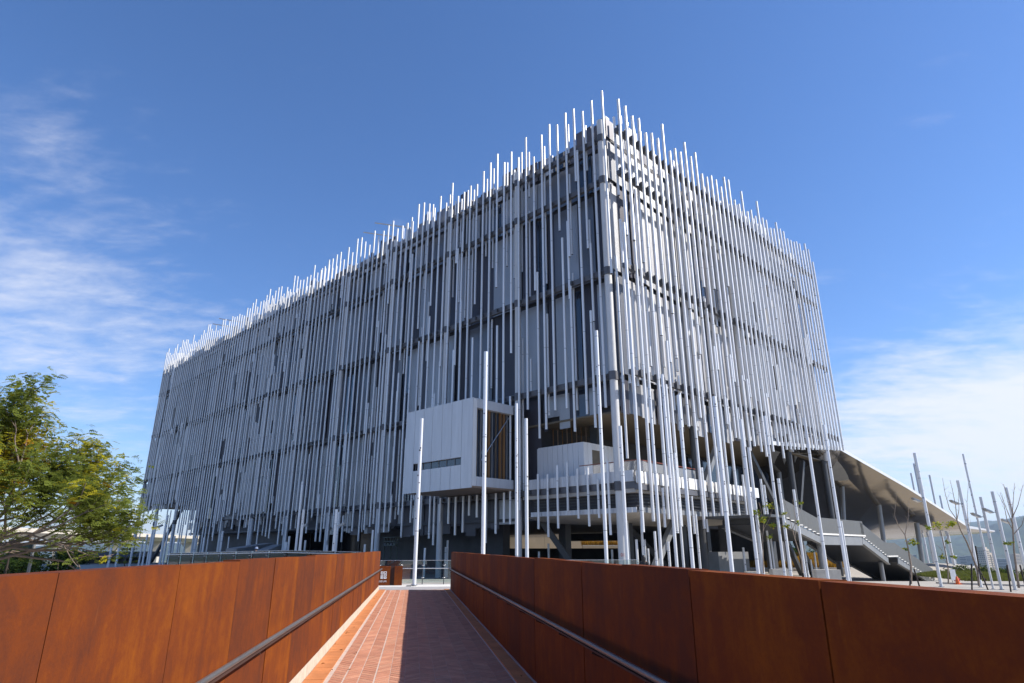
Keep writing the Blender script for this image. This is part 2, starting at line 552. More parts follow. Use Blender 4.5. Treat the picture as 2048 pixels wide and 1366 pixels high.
def pole_seams(m):
    # shallow welded joints every few metres along the tubes
    t = m.node_tree; L = t.links.new
    b = t.nodes['Principled BSDF']
    src = b.inputs['Base Color'].links[0].from_socket
    geo = t.nodes.new('ShaderNodeNewGeometry')
    oi = t.nodes.new('ShaderNodeObjectInfo')
    sp_ = t.nodes.new('ShaderNodeSeparateXYZ')
    L(geo.outputs['Position'], sp_.inputs[0])
    f = mth(t, 'FRACT', mth(t, 'ADD', mth(t, 'DIVIDE', sp_.outputs[2], 6.1), mth(t, 'MULTIPLY', oi.outputs['Random'], 3.0)))
    k = mth(t, 'LESS_THAN', f, 0.008)
    mx = t.nodes.new('ShaderNodeMix'); mx.data_type = 'RGBA'
    L(mth(t, 'MULTIPLY', k, 0.6), mx.inputs['Factor'])
    L(src, mx.inputs['A']); mx.inputs['B'].default_value = (0.12, 0.12, 0.125, 1)
    L(mx.outputs['Result'], b.inputs['Base Color'])


pole_seams(M['pole'])


def mirror_mat():
    m = mat('mirror_polished_soffit', (0.255, 0.21, 0.155), 0.12, 0.95, 0.03, 0.3)
    t = m.node_tree; b = t.nodes['Principled BSDF']
    geo = t.nodes.new('ShaderNodeNewGeometry')
    n = nd(t, 'ShaderNodeTexNoise', Scale=0.22, Detail=2.0)
    t.links.new(geo.outputs['Position'], n.inputs['Vector'])
    bp = nd(t, 'ShaderNodeBump', Strength=0.12, Distance=0.5)
    t.links.new(n.outputs['Fac'], bp.inputs['Height']); t.links.new(bp.outputs[0], b.inputs['Normal'])
    return m


M['mirror'] = mirror_mat()


# ================================================================== ground
def sst(a, b, x):
    t = min(1.0, max(0.0, (x - a) / (b - a)))
    return t * t * (3 - 2 * t)


def gz(x, y):
    """height of the ground at (x, y)"""
    s, t = to_bl(x, y)
    z = -1.0 - 2.2 * sst(54, 100, y) * sst(4, -8, t) - 0.0
    far = sst(150, 620, hypot(x, y))
    return z - 62 * far


def ground_material():
    m = mat('ground_surface', (0.36, 0.33, 0.285), 0.85, 0, 0.12, 0.5)
    t = m.node_tree; L = t.links.new
    b = t.nodes['Principled BSDF']
    src = b.inputs['Base Color'].links[0].from_socket
    geo = t.nodes.new('ShaderNodeNewGeometry')
    br = nd(t, 'ShaderNodeTexBrick', Scale=1.0)
    br.inputs['Color1'].default_value = (0.37, 0.335, 0.285, 1)
    br.inputs['Color2'].default_value = (0.31, 0.285, 0.25, 1)
    br.inputs['Mortar'].default_value = (0.20, 0.185, 0.165, 1)
    br.inputs['Mortar Size'].default_value = 0.012
    br.inputs['Brick Width'].default_value = 1.2
    br.inputs['Row Height'].default_value = 0.6
    L(geo.outputs['Position'], br.inputs['Vector'])
    # vegetation takes over away from the plaza
    ln = t.nodes.new('ShaderNodeVectorMath'); ln.operation = 'LENGTH'
    L(geo.outputs['Position'], ln.inputs[0])
    mr = t.nodes.new('ShaderNodeMapRange')
    mr.inputs['From Min'].default_value = 300; mr.inputs['From Max'].default_value = 315
    L(ln.outputs['Value'], mr.inputs['Value'])
    n = nd(t, 'ShaderNodeTexNoise', Scale=0.09, Detail=8.0)
    L(geo.outputs['Position'], n.inputs['Vector'])
    veg = t.nodes.new('ShaderNodeMix'); veg.data_type = 'RGBA'
    veg.inputs['A'].default_value = (0.05, 0.075, 0.022, 1)
    veg.inputs['B'].default_value = (0.16, 0.15, 0.05, 1)
    L(n.outputs['Fac'], veg.inputs['Factor'])
    mx0 = t.nodes.new('ShaderNodeMix'); mx0.data_type = 'RGBA'
    mx0.inputs['Factor'].default_value = 0.35
    L(br.outputs['Color'], mx0.inputs['A']); L(src, mx0.inputs['B'])
    mx = t.nodes.new('ShaderNodeMix'); mx.data_type = 'RGBA'
    L(mr.outputs[0], mx.inputs['Factor'])
    L(mx0.outputs['Result'], mx.inputs['A']); L(veg.outputs['Result'], mx.inputs['B'])
    L(mx.outputs['Result'], b.inputs['Base Color'])
    return m


def build_ground():
    def axis(lo, hi, step):
        a = list(np.arange(lo, hi + 1e-6, step))
        d = step
        x = hi
        while x < 9000:
            d *= 1.35; x += d; a.append(x)
        x = lo; d = step
        pre = []
        while x > -9000:
            d *= 1.35; x -= d; pre.append(x)
        return np.array(pre[::-1] + a)
    xs = axis(-60, 120, 3.0); ys = axis(-30, 180, 3.0)
    X, Y = np.meshgrid(xs, ys)
    Z = np.array([[gz(x, y) for x in xs] for y in ys])
    V = np.stack([X, Y, Z], -1).reshape(-1, 3)
    nx, ny = len(xs), len(ys)
    i = np.arange(nx * ny).reshape(ny, nx)
    Fq = np.stack([i[:-1, :-1], i[:-1, 1:], i[1:, 1:], i[1:, :-1]], -1).reshape(-1, 4)
    return link('ground', big_mesh('ground', V, Fq, ground_material(), smooth=True), kind='structure')


build_ground()


# ================================================================== walkway with its paving
def wprism(mb, u0, u1, v0, v1, z0, z1, mi=0):
    p = wk(u0, v0, z0)
    ax = (UU[0] * (u1 - u0), UU[1] * (u1 - u0), 0)
    ay = (VV[0] * (v1 - v0), VV[1] * (v1 - v0), 0)
    return mb.obox(p, ay, ax, (0, 0, z1 - z0), mi)


END = 29.2
walk = MB()
wprism(walk, -13, END, -1.60, 1.95, -0.6, -0.012)
walkway = walk.build('walkway', M['mortar'], kind='structure')


def paving():
    r = random.Random(3)
    edges = [-1.05 + 0.2042 * i for i in range(13)]
    mb = MB()
    pitch = 0.15
    for i in range(12):
        a, b = edges[i] + (0.006 if i < 4 else 0.0015), edges[i + 1] - (0.006 if i < 4 else 0.0015)
        if i in (1, 3):
            a += 0.010
        if i == 0:
            a += 0.02
        sl = 0.19 * (1 if i % 2 else -1)
        u = 1.5
        while u < END - 0.2:
            h = r.uniform(-0.004, 0.003)
            w = pitch - 0.020 - r.random() * 0.005
            p = wk(u + (sl if sl < 0 else 0) * 0 - sl / 2, a, -0.012)
            q = wk(u + sl / 2, b, -0.012)
            ax = (q[0] - p[0], q[1] - p[1], 0)
            ay = (UU[0] * w, UU[1] * w, 0)
            mb.obox(p, ax, ay, (0, 0, 0.003 + h * 0.2), 0 if r.random() < 0.65 else 1)
            u += pitch
    o = mb.build('paving_brick', [M['brick'], M['brick2']], walkway, kind='stuff')
    # border tiles either side: large enough near by to be told apart
    for side in (-1, 1):
        u = 3.0
        k = 0
        rest = MB()
        while u < END - 0.05:
            w = 0.30
            v0, v1 = (-1.345, -1.085) if side < 0 else (1.425, 1.625)
            m1 = MB()
            wprism(m1, u + 0.004, u + w - 0.004, v0, v1, -0.012, 0.004 + r.uniform(-0.002, 0.002))
            if u < 20:
                m1.build('border_tile', M['tile'], walkway)
            else:
                rest.v, rest.f, rest.m, rest.sm = rest.v, rest.f, rest.m, rest.sm
                wprism(rest, u + 0.004, u + w - 0.004, v0, v1, -0.012, 0.004)
            u += w
        rest.build('border_tile', M['tile'], walkway, kind='stuff')


paving()
kb = MB()
u = -12.0
while u < END - 0.1:
    w = min(1.2, END - 0.1 - u)
    m1 = MB()
    wprism(m1, u + 0.004, u + w - 0.004, -1.60, -1.355, -0.1, 0.165)
    m1.build('kerb_stone', M['kerb'], walkway)
    m1 = MB()
    wprism(m1, u + 0.004, u + w - 0.004, 1.635, 1.95, -0.1, 0.02)
    m1.build('gutter_stone', M['drain'], walkway)
    u += w


# ================================================================== corten parapets
def corten_wall(side, label):
    v_in = -1.36 if side < 0 else 1.65
    pw = 1.37 if side < 0 else 1.29
    u0 = 2.84 - 10 * 1.37 if side < 0 else 2.53 - 10 * 1.29
    th = 0.13
    top = 1.56 if side < 0 else 1.53
    base = 0.166 if side < 0 else 0.022
    r = random.Random(11 + side)
    root = thing('corten_parapet', label, 'parapet', wk(14, v_in, 0), group='rusted steel parapets of the walkway')
    off = wk(14, v_in, 0)

    def P(u, v, z):
        p = wk(u, v, z)
        return (p[0] - off[0], p[1] - off[1], p[2])
    sgn = side
    end = 28.8
    u = u0
    mt = M['corten']
    back = MB()
    p = P(u0, v_in + sgn * 0.02, base + 0.01)
    back.obox(p, tuple(np.array(P(end - 0.01, v_in + sgn * 0.02, 0)) - np.array(P(u0, v_in + sgn * 0.02, 0))),
              (VV[0] * sgn * (th - 0.03), VV[1] * sgn * (th - 0.03), 0), (0, 0, top - base - 0.03))
    back.build('core_frame', M['joint'], root)
    while u < end - 0.05:
        w = min(pw, end - u)
        lift = r.uniform(-0.006, 0.006)
        dv = r.uniform(-0.003, 0.003)
        mb = MB()
        g = 0.005
        # folded sheet: face, top return and a little return down the far side
        for (va, vb, z0, z1) in ((0, 0.014, base, top + lift), (0.014, th, top + lift - 0.012, top + lift), (th - 0.012, th, base - 0.3, top + lift - 0.012)):
            a = P(u + g, v_in + sgn * (va + dv), z0)
            b = P(u + w - g, v_in + sgn * (va + dv), z0)
            mb.obox(a, (b[0] - a[0], b[1] - a[1], 0), (VV[0] * sgn * (vb - va), VV[1] * sgn * (vb - va), 0), (0, 0, z1 - z0))
        mb.build('steel_plate', mt, root)
        u += w
    # handrail: tube on flat brackets
    hz = 0.86 if side < 0 else 0.87
    vr = v_in - sgn * 0.10
    hr = MB()
    hr.tube([P(u0 + 0.2, vr, hz), P(end - 0.2, vr, hz), P(end - 0.08, vr, hz - 0.02), P(end - 0.05, v_in, hz - 0.02)], 0.021, 12)
    h = hr.build('handrail', M['rail_steel'], root)
    bar = MB()
    bar.bar(P(u0 + 0.2, vr, hz - 0.034), P(end - 0.2, vr, hz - 0.034), 0.03, 0.014)
    bar.build('rail_underside', M['corten_dark'], h)
    u = u0 + 0.62
    while u < end:
        bk = MB()
        bk.bar(P(u, vr, hz - 0.045), P(u, v_in + sgn * 0.004, hz - 0.085), 0.012, 0.045)
        bk.build('rail_bracket', M['corten_dark'], h)
        u += pw
    return root


corten_wall(-1, 'sunlit orange rusted steel parapet along the left side of the brick walkway')
corten_wall(1, 'shaded dark brown rusted steel parapet along the right side of the brick walkway')

# landing beyond the walkway
lp = MB(); wprism(lp, END + 0.005, 31.0, -3.2, 3.4, -0.5, -0.004)
lp.build('paving_strip', M['drain'], kind='structure')
lp = MB(); wprism(lp, 31.005, 33.4, -7.0, 12.0, -0.5, 0.012)
landing = lp.build('pavement', M['granite'], kind='structure')
lb = MB(); wprism(lb, 31.3, 31.6, -0.22, 0.0, 0.012, 0.05)
lb.build('pole_base_block', M['gray_d'], landing)  # dark block at the base of the end pole


# ================================================================== the museum
mus = thing('museum_building', 'long grey museum wrapped in hundreds of upright steel poles, raised on columns', 'museum',
            (C0[0], C0[1], 0), ROT)


def unit_cube(name, m):
    mb = MB(); mb.box(-0.5, 0.5, -0.5, 0.5, -0.5, 0.5)
    return mb.mesh(name, m)


def unit_pole(name, n=12):
    mb = MB()
    ring = [(cos(2 * pi * k / n), sin(2 * pi * k / n)) for k in range(n)]
    vs = [(x, y, 0) for x, y in ring] + [(x, y, 1) for x, y in ring]
    mb.add(vs, [(k, (k + 1) % n, n + (k + 1) % n, n + k) for k in range(n)], 0, True)
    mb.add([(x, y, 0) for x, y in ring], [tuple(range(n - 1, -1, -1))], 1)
    mb.add([(x, y, 1) for x, y in ring], [tuple(range(n))], 0)
    return mb.mesh(name, [M['pole'], M['pole_end']])


POLE_ME = unit_pole('facade_pole')
CUBES = {}


def cube_of(m):
    if m not in CUBES:
        CUBES[m] = unit_cube(m, M[m])
    return CUBES[m]


def pbox(name, m, s0, s1, t0, t1, z0, z1, parent=None, **kw):
    return link(name, cube_of(m), parent or mus, ((s0 + s1) / 2, (t0 + t1) / 2, (z0 + z1) / 2),
                scale=(abs(s1 - s0), abs(t1 - t0), abs(z1 - z0)), **kw)


LEN, DEP = 119.8, 47.0
STOREY = [6.3, 15.2, 24.6, 33.7, 38.2]
# --- volumes behind the skin
pbox('upper_volume', 'core', 1.6, 45.6, 0.6, LEN + 4.4, 12.55, 39.4)
pbox('lower_volume', 'core', 1.62, 45.5, 9.7, 93.0, 4.3, 12.545)
pbox('ceiling', 'soffit', 1.0, 45.7, -0.3, 16.0, 12.40, 12.548)
pbox('ground_ceiling', 'void', 1.0, 45.0, 9.8, 93.5, 4.05, 4.298)
pbox('end_ceiling', 'void', 1.0, 45.6, 93.0, LEN + 4.3, 9.9, 12.5)
# glazed core on the ground floor
pbox('glass_wall', 'dark_glass', 9.0, 9.2, 46.0, 92.0, -1.0, 4.05)
for t in np.arange(46, 92.1, 4.6):
    pbox('mullion', 'frame', 8.88, 8.998, t - 0.06, t + 0.06, -1.0, 4.05)
pbox('ground_infill', 'void', 8, 9, 31, 46, -1.2, 4.05)  # dark walls added so the open ground floor reads as deep shade
pbox('ground_infill', 'void', 44, 45, 58, 93, -1.2, 4.05)
pbox('ground_infill', 'void', 44, 45, 6, 31, -2.6, 4.05)
pbox('ground_infill', 'void', 43, 43.9, 31, 58, -2.6, 1.75)
pbox('ground_infill', 'void', 44, 45, 31.1, 44.0, 2.9, 4.05)  # added dark band, stands for the shade up under the floor
pbox('ground_infill', 'void', 6, 7, 19, 31, -1.2, 4.05)
pbox('ground_infill', 'gray', 14, 20, -0.5, 0.5, -2.0, 1.4)
pbox('terrace_back_wall', 'void', 14.0, 44.0, 8.8, 9.6, 4.6, 12.3)
pbox('terrace_back_wall', 'p_glass', 20.0, 40.0, 5.0, 5.2, 7.0, 11.0)

pbox('ground_infill', 'void', 3.2, 4.0, 62, 94.5, -1.2, 9.85)  # added dark wall, keeps the view under the far bays dark
# --- round columns
for k in range(12):
    t = k * 10.95
    mb = MB()
    mb.tube([(0, t, -1.2), (0, t, 39.6 if k else 40.2)], 0.30 if k else 0.34, 20)
    o = mb.build('column', M['column'], mus)
    for z in STOREY:
        c = MB(); c.tube([(0, t, z - 0.36), (0, t, z + 0.36)], 0.365 if k else 0.40, 20)
        c.build('column_collar', M['beam'], o)
for s in (11.2, 22.1, 33.0, 44.0):
    mb = MB(); mb.tube([(s, -0.95, 12.3), (s, -0.95, 40.0)], 0.30, 16)
    mb.build('column', M['column'], mus)
    mb = MB(); mb.tube([(s, -0.6, -3.4), (s, -0.6, 12.4)], 0.34, 16)
    mb.build('lower_column', M['gray_d'], mus)
# squared columns and raking braces under the corner
for (s, t, w) in ((6.5, 4.0, 0.9), (14, 3.0, 0.9), (24, 3.5, 0.9), (34, 3.0, 0.9), (10, 14, 0.9), (6, 24, 0.9), (8, 38, 0.9), (30, 9, 0.8)):
    pbox('square_column', 'gray_d', s, s + w, t, t + w, -3.2, 4.2)
for a, b in (((2.5, 10.6, 4.2), (4.5, 7.2, -1.2)), ((12.5, 8.5, 4.2), (15.5, 4.5, -1.2)), ((7.4, -0.2, 3.9), (2.6, -0.2, -1.2)),
             ((16.4, -0.4, 11.6), (10.5, -0.4, 4.6)), ((0.6, 96.2, 9.8), (0.6, 109.6, -0.6)), ((26, 1, 12), (33, 1, 4.6)), ((36, 0.5, 4.6), (40, 0.5, 12)), ((30, 0.4, 4.4), (36, 0.4, -2.6))):
    mb = MB(); mb.bar(a, b, 0.45, 0.5)
    mb.build('raking_brace', M['gray'] if a[1] < 0 else M['gray_d'], mus)

# --- horizontal beams, both faces
BR = []
rb = random.Random(5)
for z in STOREY:
    h = 0.26
    t = 0.4
    while t < LEN - 1:
        e = min(t + 10.95 - 0.8 if t < 0.5 else t + 10.15, LEN)
        t0, t1 = t, min(math.floor(t / 10.95 + 1) * 10.95 - 0.4, LEN)
        if not (z == 15.2 and 10.9 < t0 < 12) or True:
            if z == 6.3 and t0 > 70:
                t = t1 + 0.8
                continue
            pbox('beam', 'beam', -0.17, 0.17, t0, t1, z - h, z + h)
        t = t1 + 0.8
    # right face, same levels, 1.8 m out from the column line
    if z > 7:
        for s0 in (-0.2, 11.0, 22.1, 33.2):
            pbox('beam', 'beam', s0, min(s0 + 11.05, DEP - 0.6), -1.97, -1.63, z - 0.2, z + 0.2)
pbox('beam', 'beam', -0.35, 19.0, -1.97, -1.63, 6.35 - 0.42, 6.35)
pbox('beam', 'beam', -0.17, 0.17, -1.6, -0.45, 6.3 - 0.26, 6.3 + 0.26)

# --- sheet panels behind the poles
pan = []     # (dist, mat, s0,s1,t0,t1,z0,z1)
rp = random.Random(21)


def left_bottom(t):
    if t < 8.7:
        return None
    if t < 11.5:
        return 4.1
    if t < 30:
        return 3.3 + rp.uniform(-0.5, 0.7)
    if t < 46:
        return 3.7 + rp.uniform(-0.6, 0.8)
    if t < 76:
        return 5.6 + rp.uniform(-0.8, 0.8)
    if t < 94:
        return 5.2 + rp.uniform(-0.8, 0.9)
    return 9.6 + rp.uniform(-0.5, 0.5)


corner_steps = [(0.2, 1.2, 12.9, 'p_mid'), (1.2, 2.4, 13.1, 'p_dark'), (2.4, 3.5, 12.45, 'p_light'), (3.5, 4.9, 12.5, 'p_glass'),
                (4.9, 5.7, 12.45, 'p_dark'), (5.7, 6.9, 11.8, 'p_light'), (6.9, 8.3, 13.0, 'p_light'), (8.3, 8.8, 11.8, 'p_dark')]
levels = [(6.55, 14.95), (15.45, 24.35), (24.85, 33.45), (33.95, 37.95), (38.45, 40.4)]


def columns_of_panels(n_end, light):
    t = 0.25
    last = None
    out = []
    while t < n_end:
        w = rp.choice((0.55, 0.8, 1.1, 1.1, 1.45, 1.9, 2.3))
        w = min(w, n_end - t)
        out.append((t, t + w)); t += w
    return out


def pick(last):
    q = rp.random()
    m = 'p_light' if q < 0.36 else ('p_mid' if q < 0.58 else ('p_dark' if q < 0.90 else 'p_glass'))
    if m == last and rp.random() < 0.7:
        m = {'p_light': 'p_dark', 'p_dark': 'p_light', 'p_mid': 'p_dark', 'p_glass': 'p_mid'}[m]
    return m


for (t0, t1) in columns_of_panels(LEN + 4.8, True):
    last = None
    tc = (t0 + t1) / 2
    for li, (z0, z1) in enumerate(levels):
        m = pick(last); last = m
        d = rp.choice((0.0, 0.05, 0.10, 0.18)) + (0.08 if m == 'p_dark' else 0)
        if li == 0:
            if tc < 8.8:
                continue
            b = left_bottom(tc)
            if b > z0:
                z0 = b
            elif t0 > 9:
                m2 = pick(None)
                if m2 == 'p_glass':
                    m2 = 'p_dark'
                if tc < 40 and rp.random() < 0.6:
                    m2 = 'p_dark'
                pan.append((t0, m2, 1.15 + d, 1.22 + d, t0 + .01, t1 - .01, b, 6.05))
        if li == 4:
            z1 = 40.3 + rp.choice((0, 0.2, 0.5, 0.9, 1.3, 1.8))
        if tc > 95 and m == 'p_glass':
            m = 'p_dark'
        pan.append((t0 + 1, m, 1.15 + d, 1.22 + d, t0 + .01, t1 - .01, z0, z1))
for (t0, t1, b, m) in corner_steps:
    pan.append((0, m, 1.15, 1.22, t0 + .01, t1 - .01, b, 14.95))
NLEFT = len(pan)
sp = []
s = 0.25
while s < 45.6:
    w = min(rp.choice((0.8, 1.1, 1.1, 1.45, 1.9)), 45.7 - s)
    sp.append((s, s + w)); s += w
for (s0, s1) in sp:
    last = None
    sc_ = (s0 + s1) / 2
    for li, (z0, z1) in enumerate(levels):
        q = rp.random()
        m = 'p_light_r' if q < 0.58 else ('p_mid' if q < 0.80 else ('p_dark' if q < 0.93 else 'p_glass'))
        d = rp.choice((0.0, 0.05, 0.10, 0.18))
        if li == 0:
            z0 = 12.0 + rp.uniform(-0.3, 0.5)
            if sc_ > 25:
                z0 = 12.2 + (sc_ - 25) * 0.075
        if li == 4:
            z1 = 39.9 + rp.choice((0, 0.3, 0.6, 0.9, 1.5, 2.0))
        pan.append((s0 * 0.7, m, s0 + .01, s1 - .01, -0.35 - d, -0.28 - d, z0, z1))
pan.sort(key=lambda p: p[0])
rest = {}
for i, (dist, m, s0, s1, t0, t1, z0, z1) in enumerate(pan):
    if i < 300:
        o = pbox('wall_panel' if m != 'p_glass' else 'window', m, s0, s1, t0, t1, z0, z1)
    else:
        rest.setdefault(m, MB()).box(s0, s1, t0, t1, z0, z1)
for m, mb in rest.items():
    mb.build('wall_panel' if m != 'p_glass' else 'window', M[m], mus, kind='stuff')
# left flank returns so the skin closes at the corner
pbox('corner_panel', 'p_mid', 0.55, 1.14, -0.27, -0.20, 12.6, 41.0)
pbox('corner_panel', 'p_mid', 1.14, 1.22, -0.20, 0.24, 12.6, 41.0)
pbox('parapet', 'core', 1.7, 45.4, 0.9, 1.1, 39.4, 40.2)
pbox('parapet', 'core', 1.7, 1.9, 1.1, LEN - 2, 39.4, 40.2)

# --- the poles of the facade
poles = []      # (dist, x, y, z0, z1, r)
rq = random.Random(77)


def segs(top, bot, gap_p=0.4):
    """cuts a run of pole into one to three lengths that overlap or leave a gap"""
    q = rq.random()
    n = 1 if q < 0.34 else (2 if q < 0.86 else 3)
    if top - bot < 10:
        n = 1
    cuts = sorted([rq.uniform(bot + 4, top - 5) for _ in range(n - 1)], reverse=True)
    out = []
    a = top
    sh = rq.choice((-1, 1))
    off = 0.0
    for c in cuts:
        out.append((c, a, off))
        a = c + (rq.uniform(0.4, 4.0) if rq.random() > gap_p else -rq.uniform(0.3, 5.5))
        a = max(a, bot + 3)
        off = off + sh * 0.2 if abs(off) < 0.1 else 0.0
    out.append((bot, a, off))
    return out


def pole_bottom(t):
    if t < 1:
        return 12.3
    if t < 9.6:
        return rq.choice((11.0, 11.6, 12.3, 13.1, 13.6))
    if t < 30:
        return rq.uniform(1.9, 5.4)
    if t < 50:
        return rq.uniform(2.4, 5.6)
    if t < 76:
        return rq.uniform(3.0, 7.0) if rq.random() < 0.85 else -1.2
    if t < 95:
        return rq.uniform(2.8, 6.5) if rq.random() < 0.7 else -1.2
    return rq.uniform(8.2, 10.4) if rq.random() < 0.86 else -1.2


spec_bot = {0: 12.54, 1: 11.05, 2: 12.3, 3: 10.99, 4: 13.12, 5: 13.11, 6: 11.6, 7: 10.92, 8: 13.69}
spec_top = {0: 42.6, 1: 42.0, 2: 42.9, 3: 43.0, 4: 42.2, 5: 42.8, 6: 42.1, 7: 40.0, 8: 42.9, 9: 41.0, 10: 42.2, 11: 41.4, 12: 43.0, 13: 42.4, 14: 41.8}
k = 0
while True:
    t = 0.60 + 1.083 * k
    if t > LEN:
        break
    fr = t % 10.95
    top = spec_top.get(k, 40.2 + t * 0.012 + rq.random() ** 1.1 * 2.6)
    bot = spec_bot.get(k, pole_bottom(t))
    for (z0, z1, o) in segs(top, bot):
        tt = t + o + rq.uniform(-.03, .03)
        if 11.2 < tt < 21.4:
            if z0 < 14.5 < z1 and z1 - 14.5 > 1:
                poles.append((t, -0.45, tt, 14.5, z1, 0.112))
                if z0 < 6.0:
                    poles.append((t, -0.45, tt, z0, 6.5, 0.112))
                continue
            if z1 <= 14.5:
                if z0 < 6:
                    poles.append((t, -0.45, tt, z0, min(6.5, z1), 0.112))
                continue
        poles.append((t, -0.45 + abs(o) * 0.5, tt, z0, z1, 0.112))
    # second row, behind the beams, broken into shorter lengths
    if rq.random() < 0.40 + 0.55 * min(1, t / 45):
        z = 40.4 + rq.random() * 2.0
        while z > 8:
            ln = rq.uniform(4, 17)
            zb = max(z - ln, bot + rq.uniform(0, 2), 3.5 if t > 9 else 13)
            if z - zb > 2 and not (11.2 < t < 21.4 and zb < 15):
                poles.append((t + 3, 0.42, t + 0.38, zb, z, 0.098))
            z = zb - rq.uniform(1, 9)
    k += 1
# short hanging rods before the corner terrace
for (t, z0, z1) in ((8.15, 3.25, 7.84), (7.05, 2.59, 7.73), (5.95, 3.26, 8.38), (4.86, 4.58, 8.54), (3.78, 3.97, 7.93), (2.72, 3.35, 7.91), (1.72, 3.95, 6.9), (0.7, 2.67, 8.3)):
    poles.append((0, -0.45, t, z0, z1, 0.10))
k = 0
while True:
    s = -0.15 + 1.1 * k
    if s > DEP + 0.8:
        break
    top = 39.8 + rq.random() ** 1.1 * (1.6 if s < 7 else 2.8) + s * 0.02
    bot = rq.uniform(2.5, 4.3) if s < 18 and rq.random() < 0.62 else (rq.uniform(10.2, 13) if s < 28 else 11.6 + (s - 25) * 0.10)
    for (z0, z1, o) in segs(top, bot):
        poles.append((s * 0.7, s + o, -2.25 + abs(o) * 0.5, z0, z1, 0.132))
    if 1.5 < s < 18:
        if rq.random() < 0.55:
            z0 = rq.uniform(2.7, 3.8)
            poles.append((s * 0.7, s + 0.5, -2.25, z0, z0 + rq.uniform(2.6, 6.0), 0.10))
    if True:
        z = 39.6 + rq.random() * 1.8
        while z > 13:
            ln = rq.uniform(5, 18)
            zb = max(z - ln, (12.3 if s < 25 else 12.4 + (s - 25) * 0.1) + rq.uniform(0, 1.2))
            if z - zb > 1.5:
                poles.append((s * 0.7 + 2, s + 0.45, -1.38, zb, z, 0.118))
            z = zb - rq.uniform(0.3, 3)
    k += 1
# pole just outside the corner column
poles.append((0, -0.55, -0.75, 24.0, 42.9, 0.11))
poles.append((0, -0.35, -1.15, 8.3, 25.6, 0.10))
poles.sort(key=lambda p: p[0])
restp = MB()
for i, (d, x, y, z0, z1, r) in enumerate(poles):
    if i < 300:
        link('facade_pole', POLE_ME, mus, (x, y, z0), scale=(r, r, z1 - z0))
    else:
        n = 8
        vs = [(x + r * cos(2 * pi * q / n), y + r * sin(2 * pi * q / n), z) for z in (z0, z1) for q in range(n)]
        restp.add(vs, [(q, (q + 1) % n, n + (q + 1) % n, n + q) for q in range(n)], 0, True)
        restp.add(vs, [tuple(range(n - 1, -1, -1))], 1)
        restp.add(vs, [tuple(range(n, 2 * n))], 0)
restp.build('facade_pole', [M['pole'], M['pole_end']], mus, kind='stuff')

# --- brackets that carry the poles
rs_ = MB()
for z in STOREY:
    k = 0
    while 0.6 + 1.083 * k < LEN:
        t = 0.6 + 1.083 * k
        if not (z == 6.3 and t > 70):
            rs_.box(-0.40, -0.17, t - 0.07, t + 0.07, z - 0.16, z + 0.16)
        k += 1
rs_.build('pole_bracket', M['bracket'], mus, kind='stuff')
for z in STOREY:
    k = 0
    if z < 7:
        continue
    while -0.15 + 1.1 * k < DEP:
        s = -0.15 + 1.1 * k
        pbox('pole_bracket', 'bracket', s - 0.16, s + 0.16, -2.19, -1.97, z - 0.33, z + 0.30)
        k += 1

# --- corner terrace: slab, fascia, parapet panels
pbox('terrace_slab', 'under', -0.12, 19.0, -1.60, 9.6, 5.75, 7.30)
s = -0.2
# upstand on the left face
t = -1.5
while t < 9.3:
    w = min(1.15, 9.4 - t)
    pbox('parapet_panel', 'white', -0.24, -0.13, t + 0.01, t + w - 0.01, 6.58, 7.42)
    t += w
s = -0.45
rr = random.Random(9)
while s < 20:
    w = rr.uniform(0.75, 1.0)
    pbox('parapet_panel', 'white2', s, s + w, -1.98, -1.88, 6.42, 7.32)
    s += w + rr.uniform(0.08, 0.45)
pbox('louvre_band', 'core', 0.5, 19.0, -1.1, 9.6, 4.66, 5.748)
for q in range(4):
    pbox('louvre_blade', 'gray_d', 0.36, 0.46, -1.2, 9.4, 4.8 + q * 0.25, 4.86 + q * 0.25)
    pbox('louvre_blade', 'gray_d', 0.4, 19.0, -1.28, -1.18, 4.8 + q * 0.25, 4.86 + q * 0.25)
t = -1.6
while t < 9.3:
    pbox('edge_sheet', 'white', -0.16, -0.10, t + 0.02, t + 0.40, 4.28, 4.66)
    t += 0.42
s = -0.1
while s < 19:
    pbox('edge_sheet', 'gray', s + 0.01, s + 0.80, -1.80, -1.74, 4.28, 4.66)
    s += 0.82
# dished soffit
mb = MB()
prof = [(0.0, 4.28), (0.4, 4.16), (1.6, 3.98), (4.0, 3.84), (9.0, 3.84)]
g = []
for (d, z) in prof:
    g.append([(-0.10 + d, -1.74 + d, z), (19.0, -1.74 + d, z)])
vs = []; fs = []
for (a, b) in g:
    vs += [a, b]
for i in range(len(g) - 1):
    fs.append((2 * i, 2 * i + 2, 2 * i + 3, 2 * i + 1))
mb.add(vs, fs)
vs = []; fs = []
for (d, z) in prof:
    vs += [(-0.10 + d, -1.74 + d, z), (-0.10 + d, 9.8, z)]
for i in range(len(prof) - 1):
    fs.append((2 * i, 2 * i + 1, 2 * i + 3, 2 * i + 2))
mb.add(vs, fs)
mb.build('curved_soffit', M['under'], mus)
pbox('slab_core', 'core', 0.6, 18.9, -1.0, 9.6, 4.30, 4.655)

pbox('dark_infill', 'void', 44.6, 45.4, -0.5, 15.9, 4.5, 12.38)  # dark sheets added so the void beneath the canopy looks shaded
pbox('dark_infill', 'core', 30.0, 44.5, 15.2, 15.9, 4.5, 12.38)
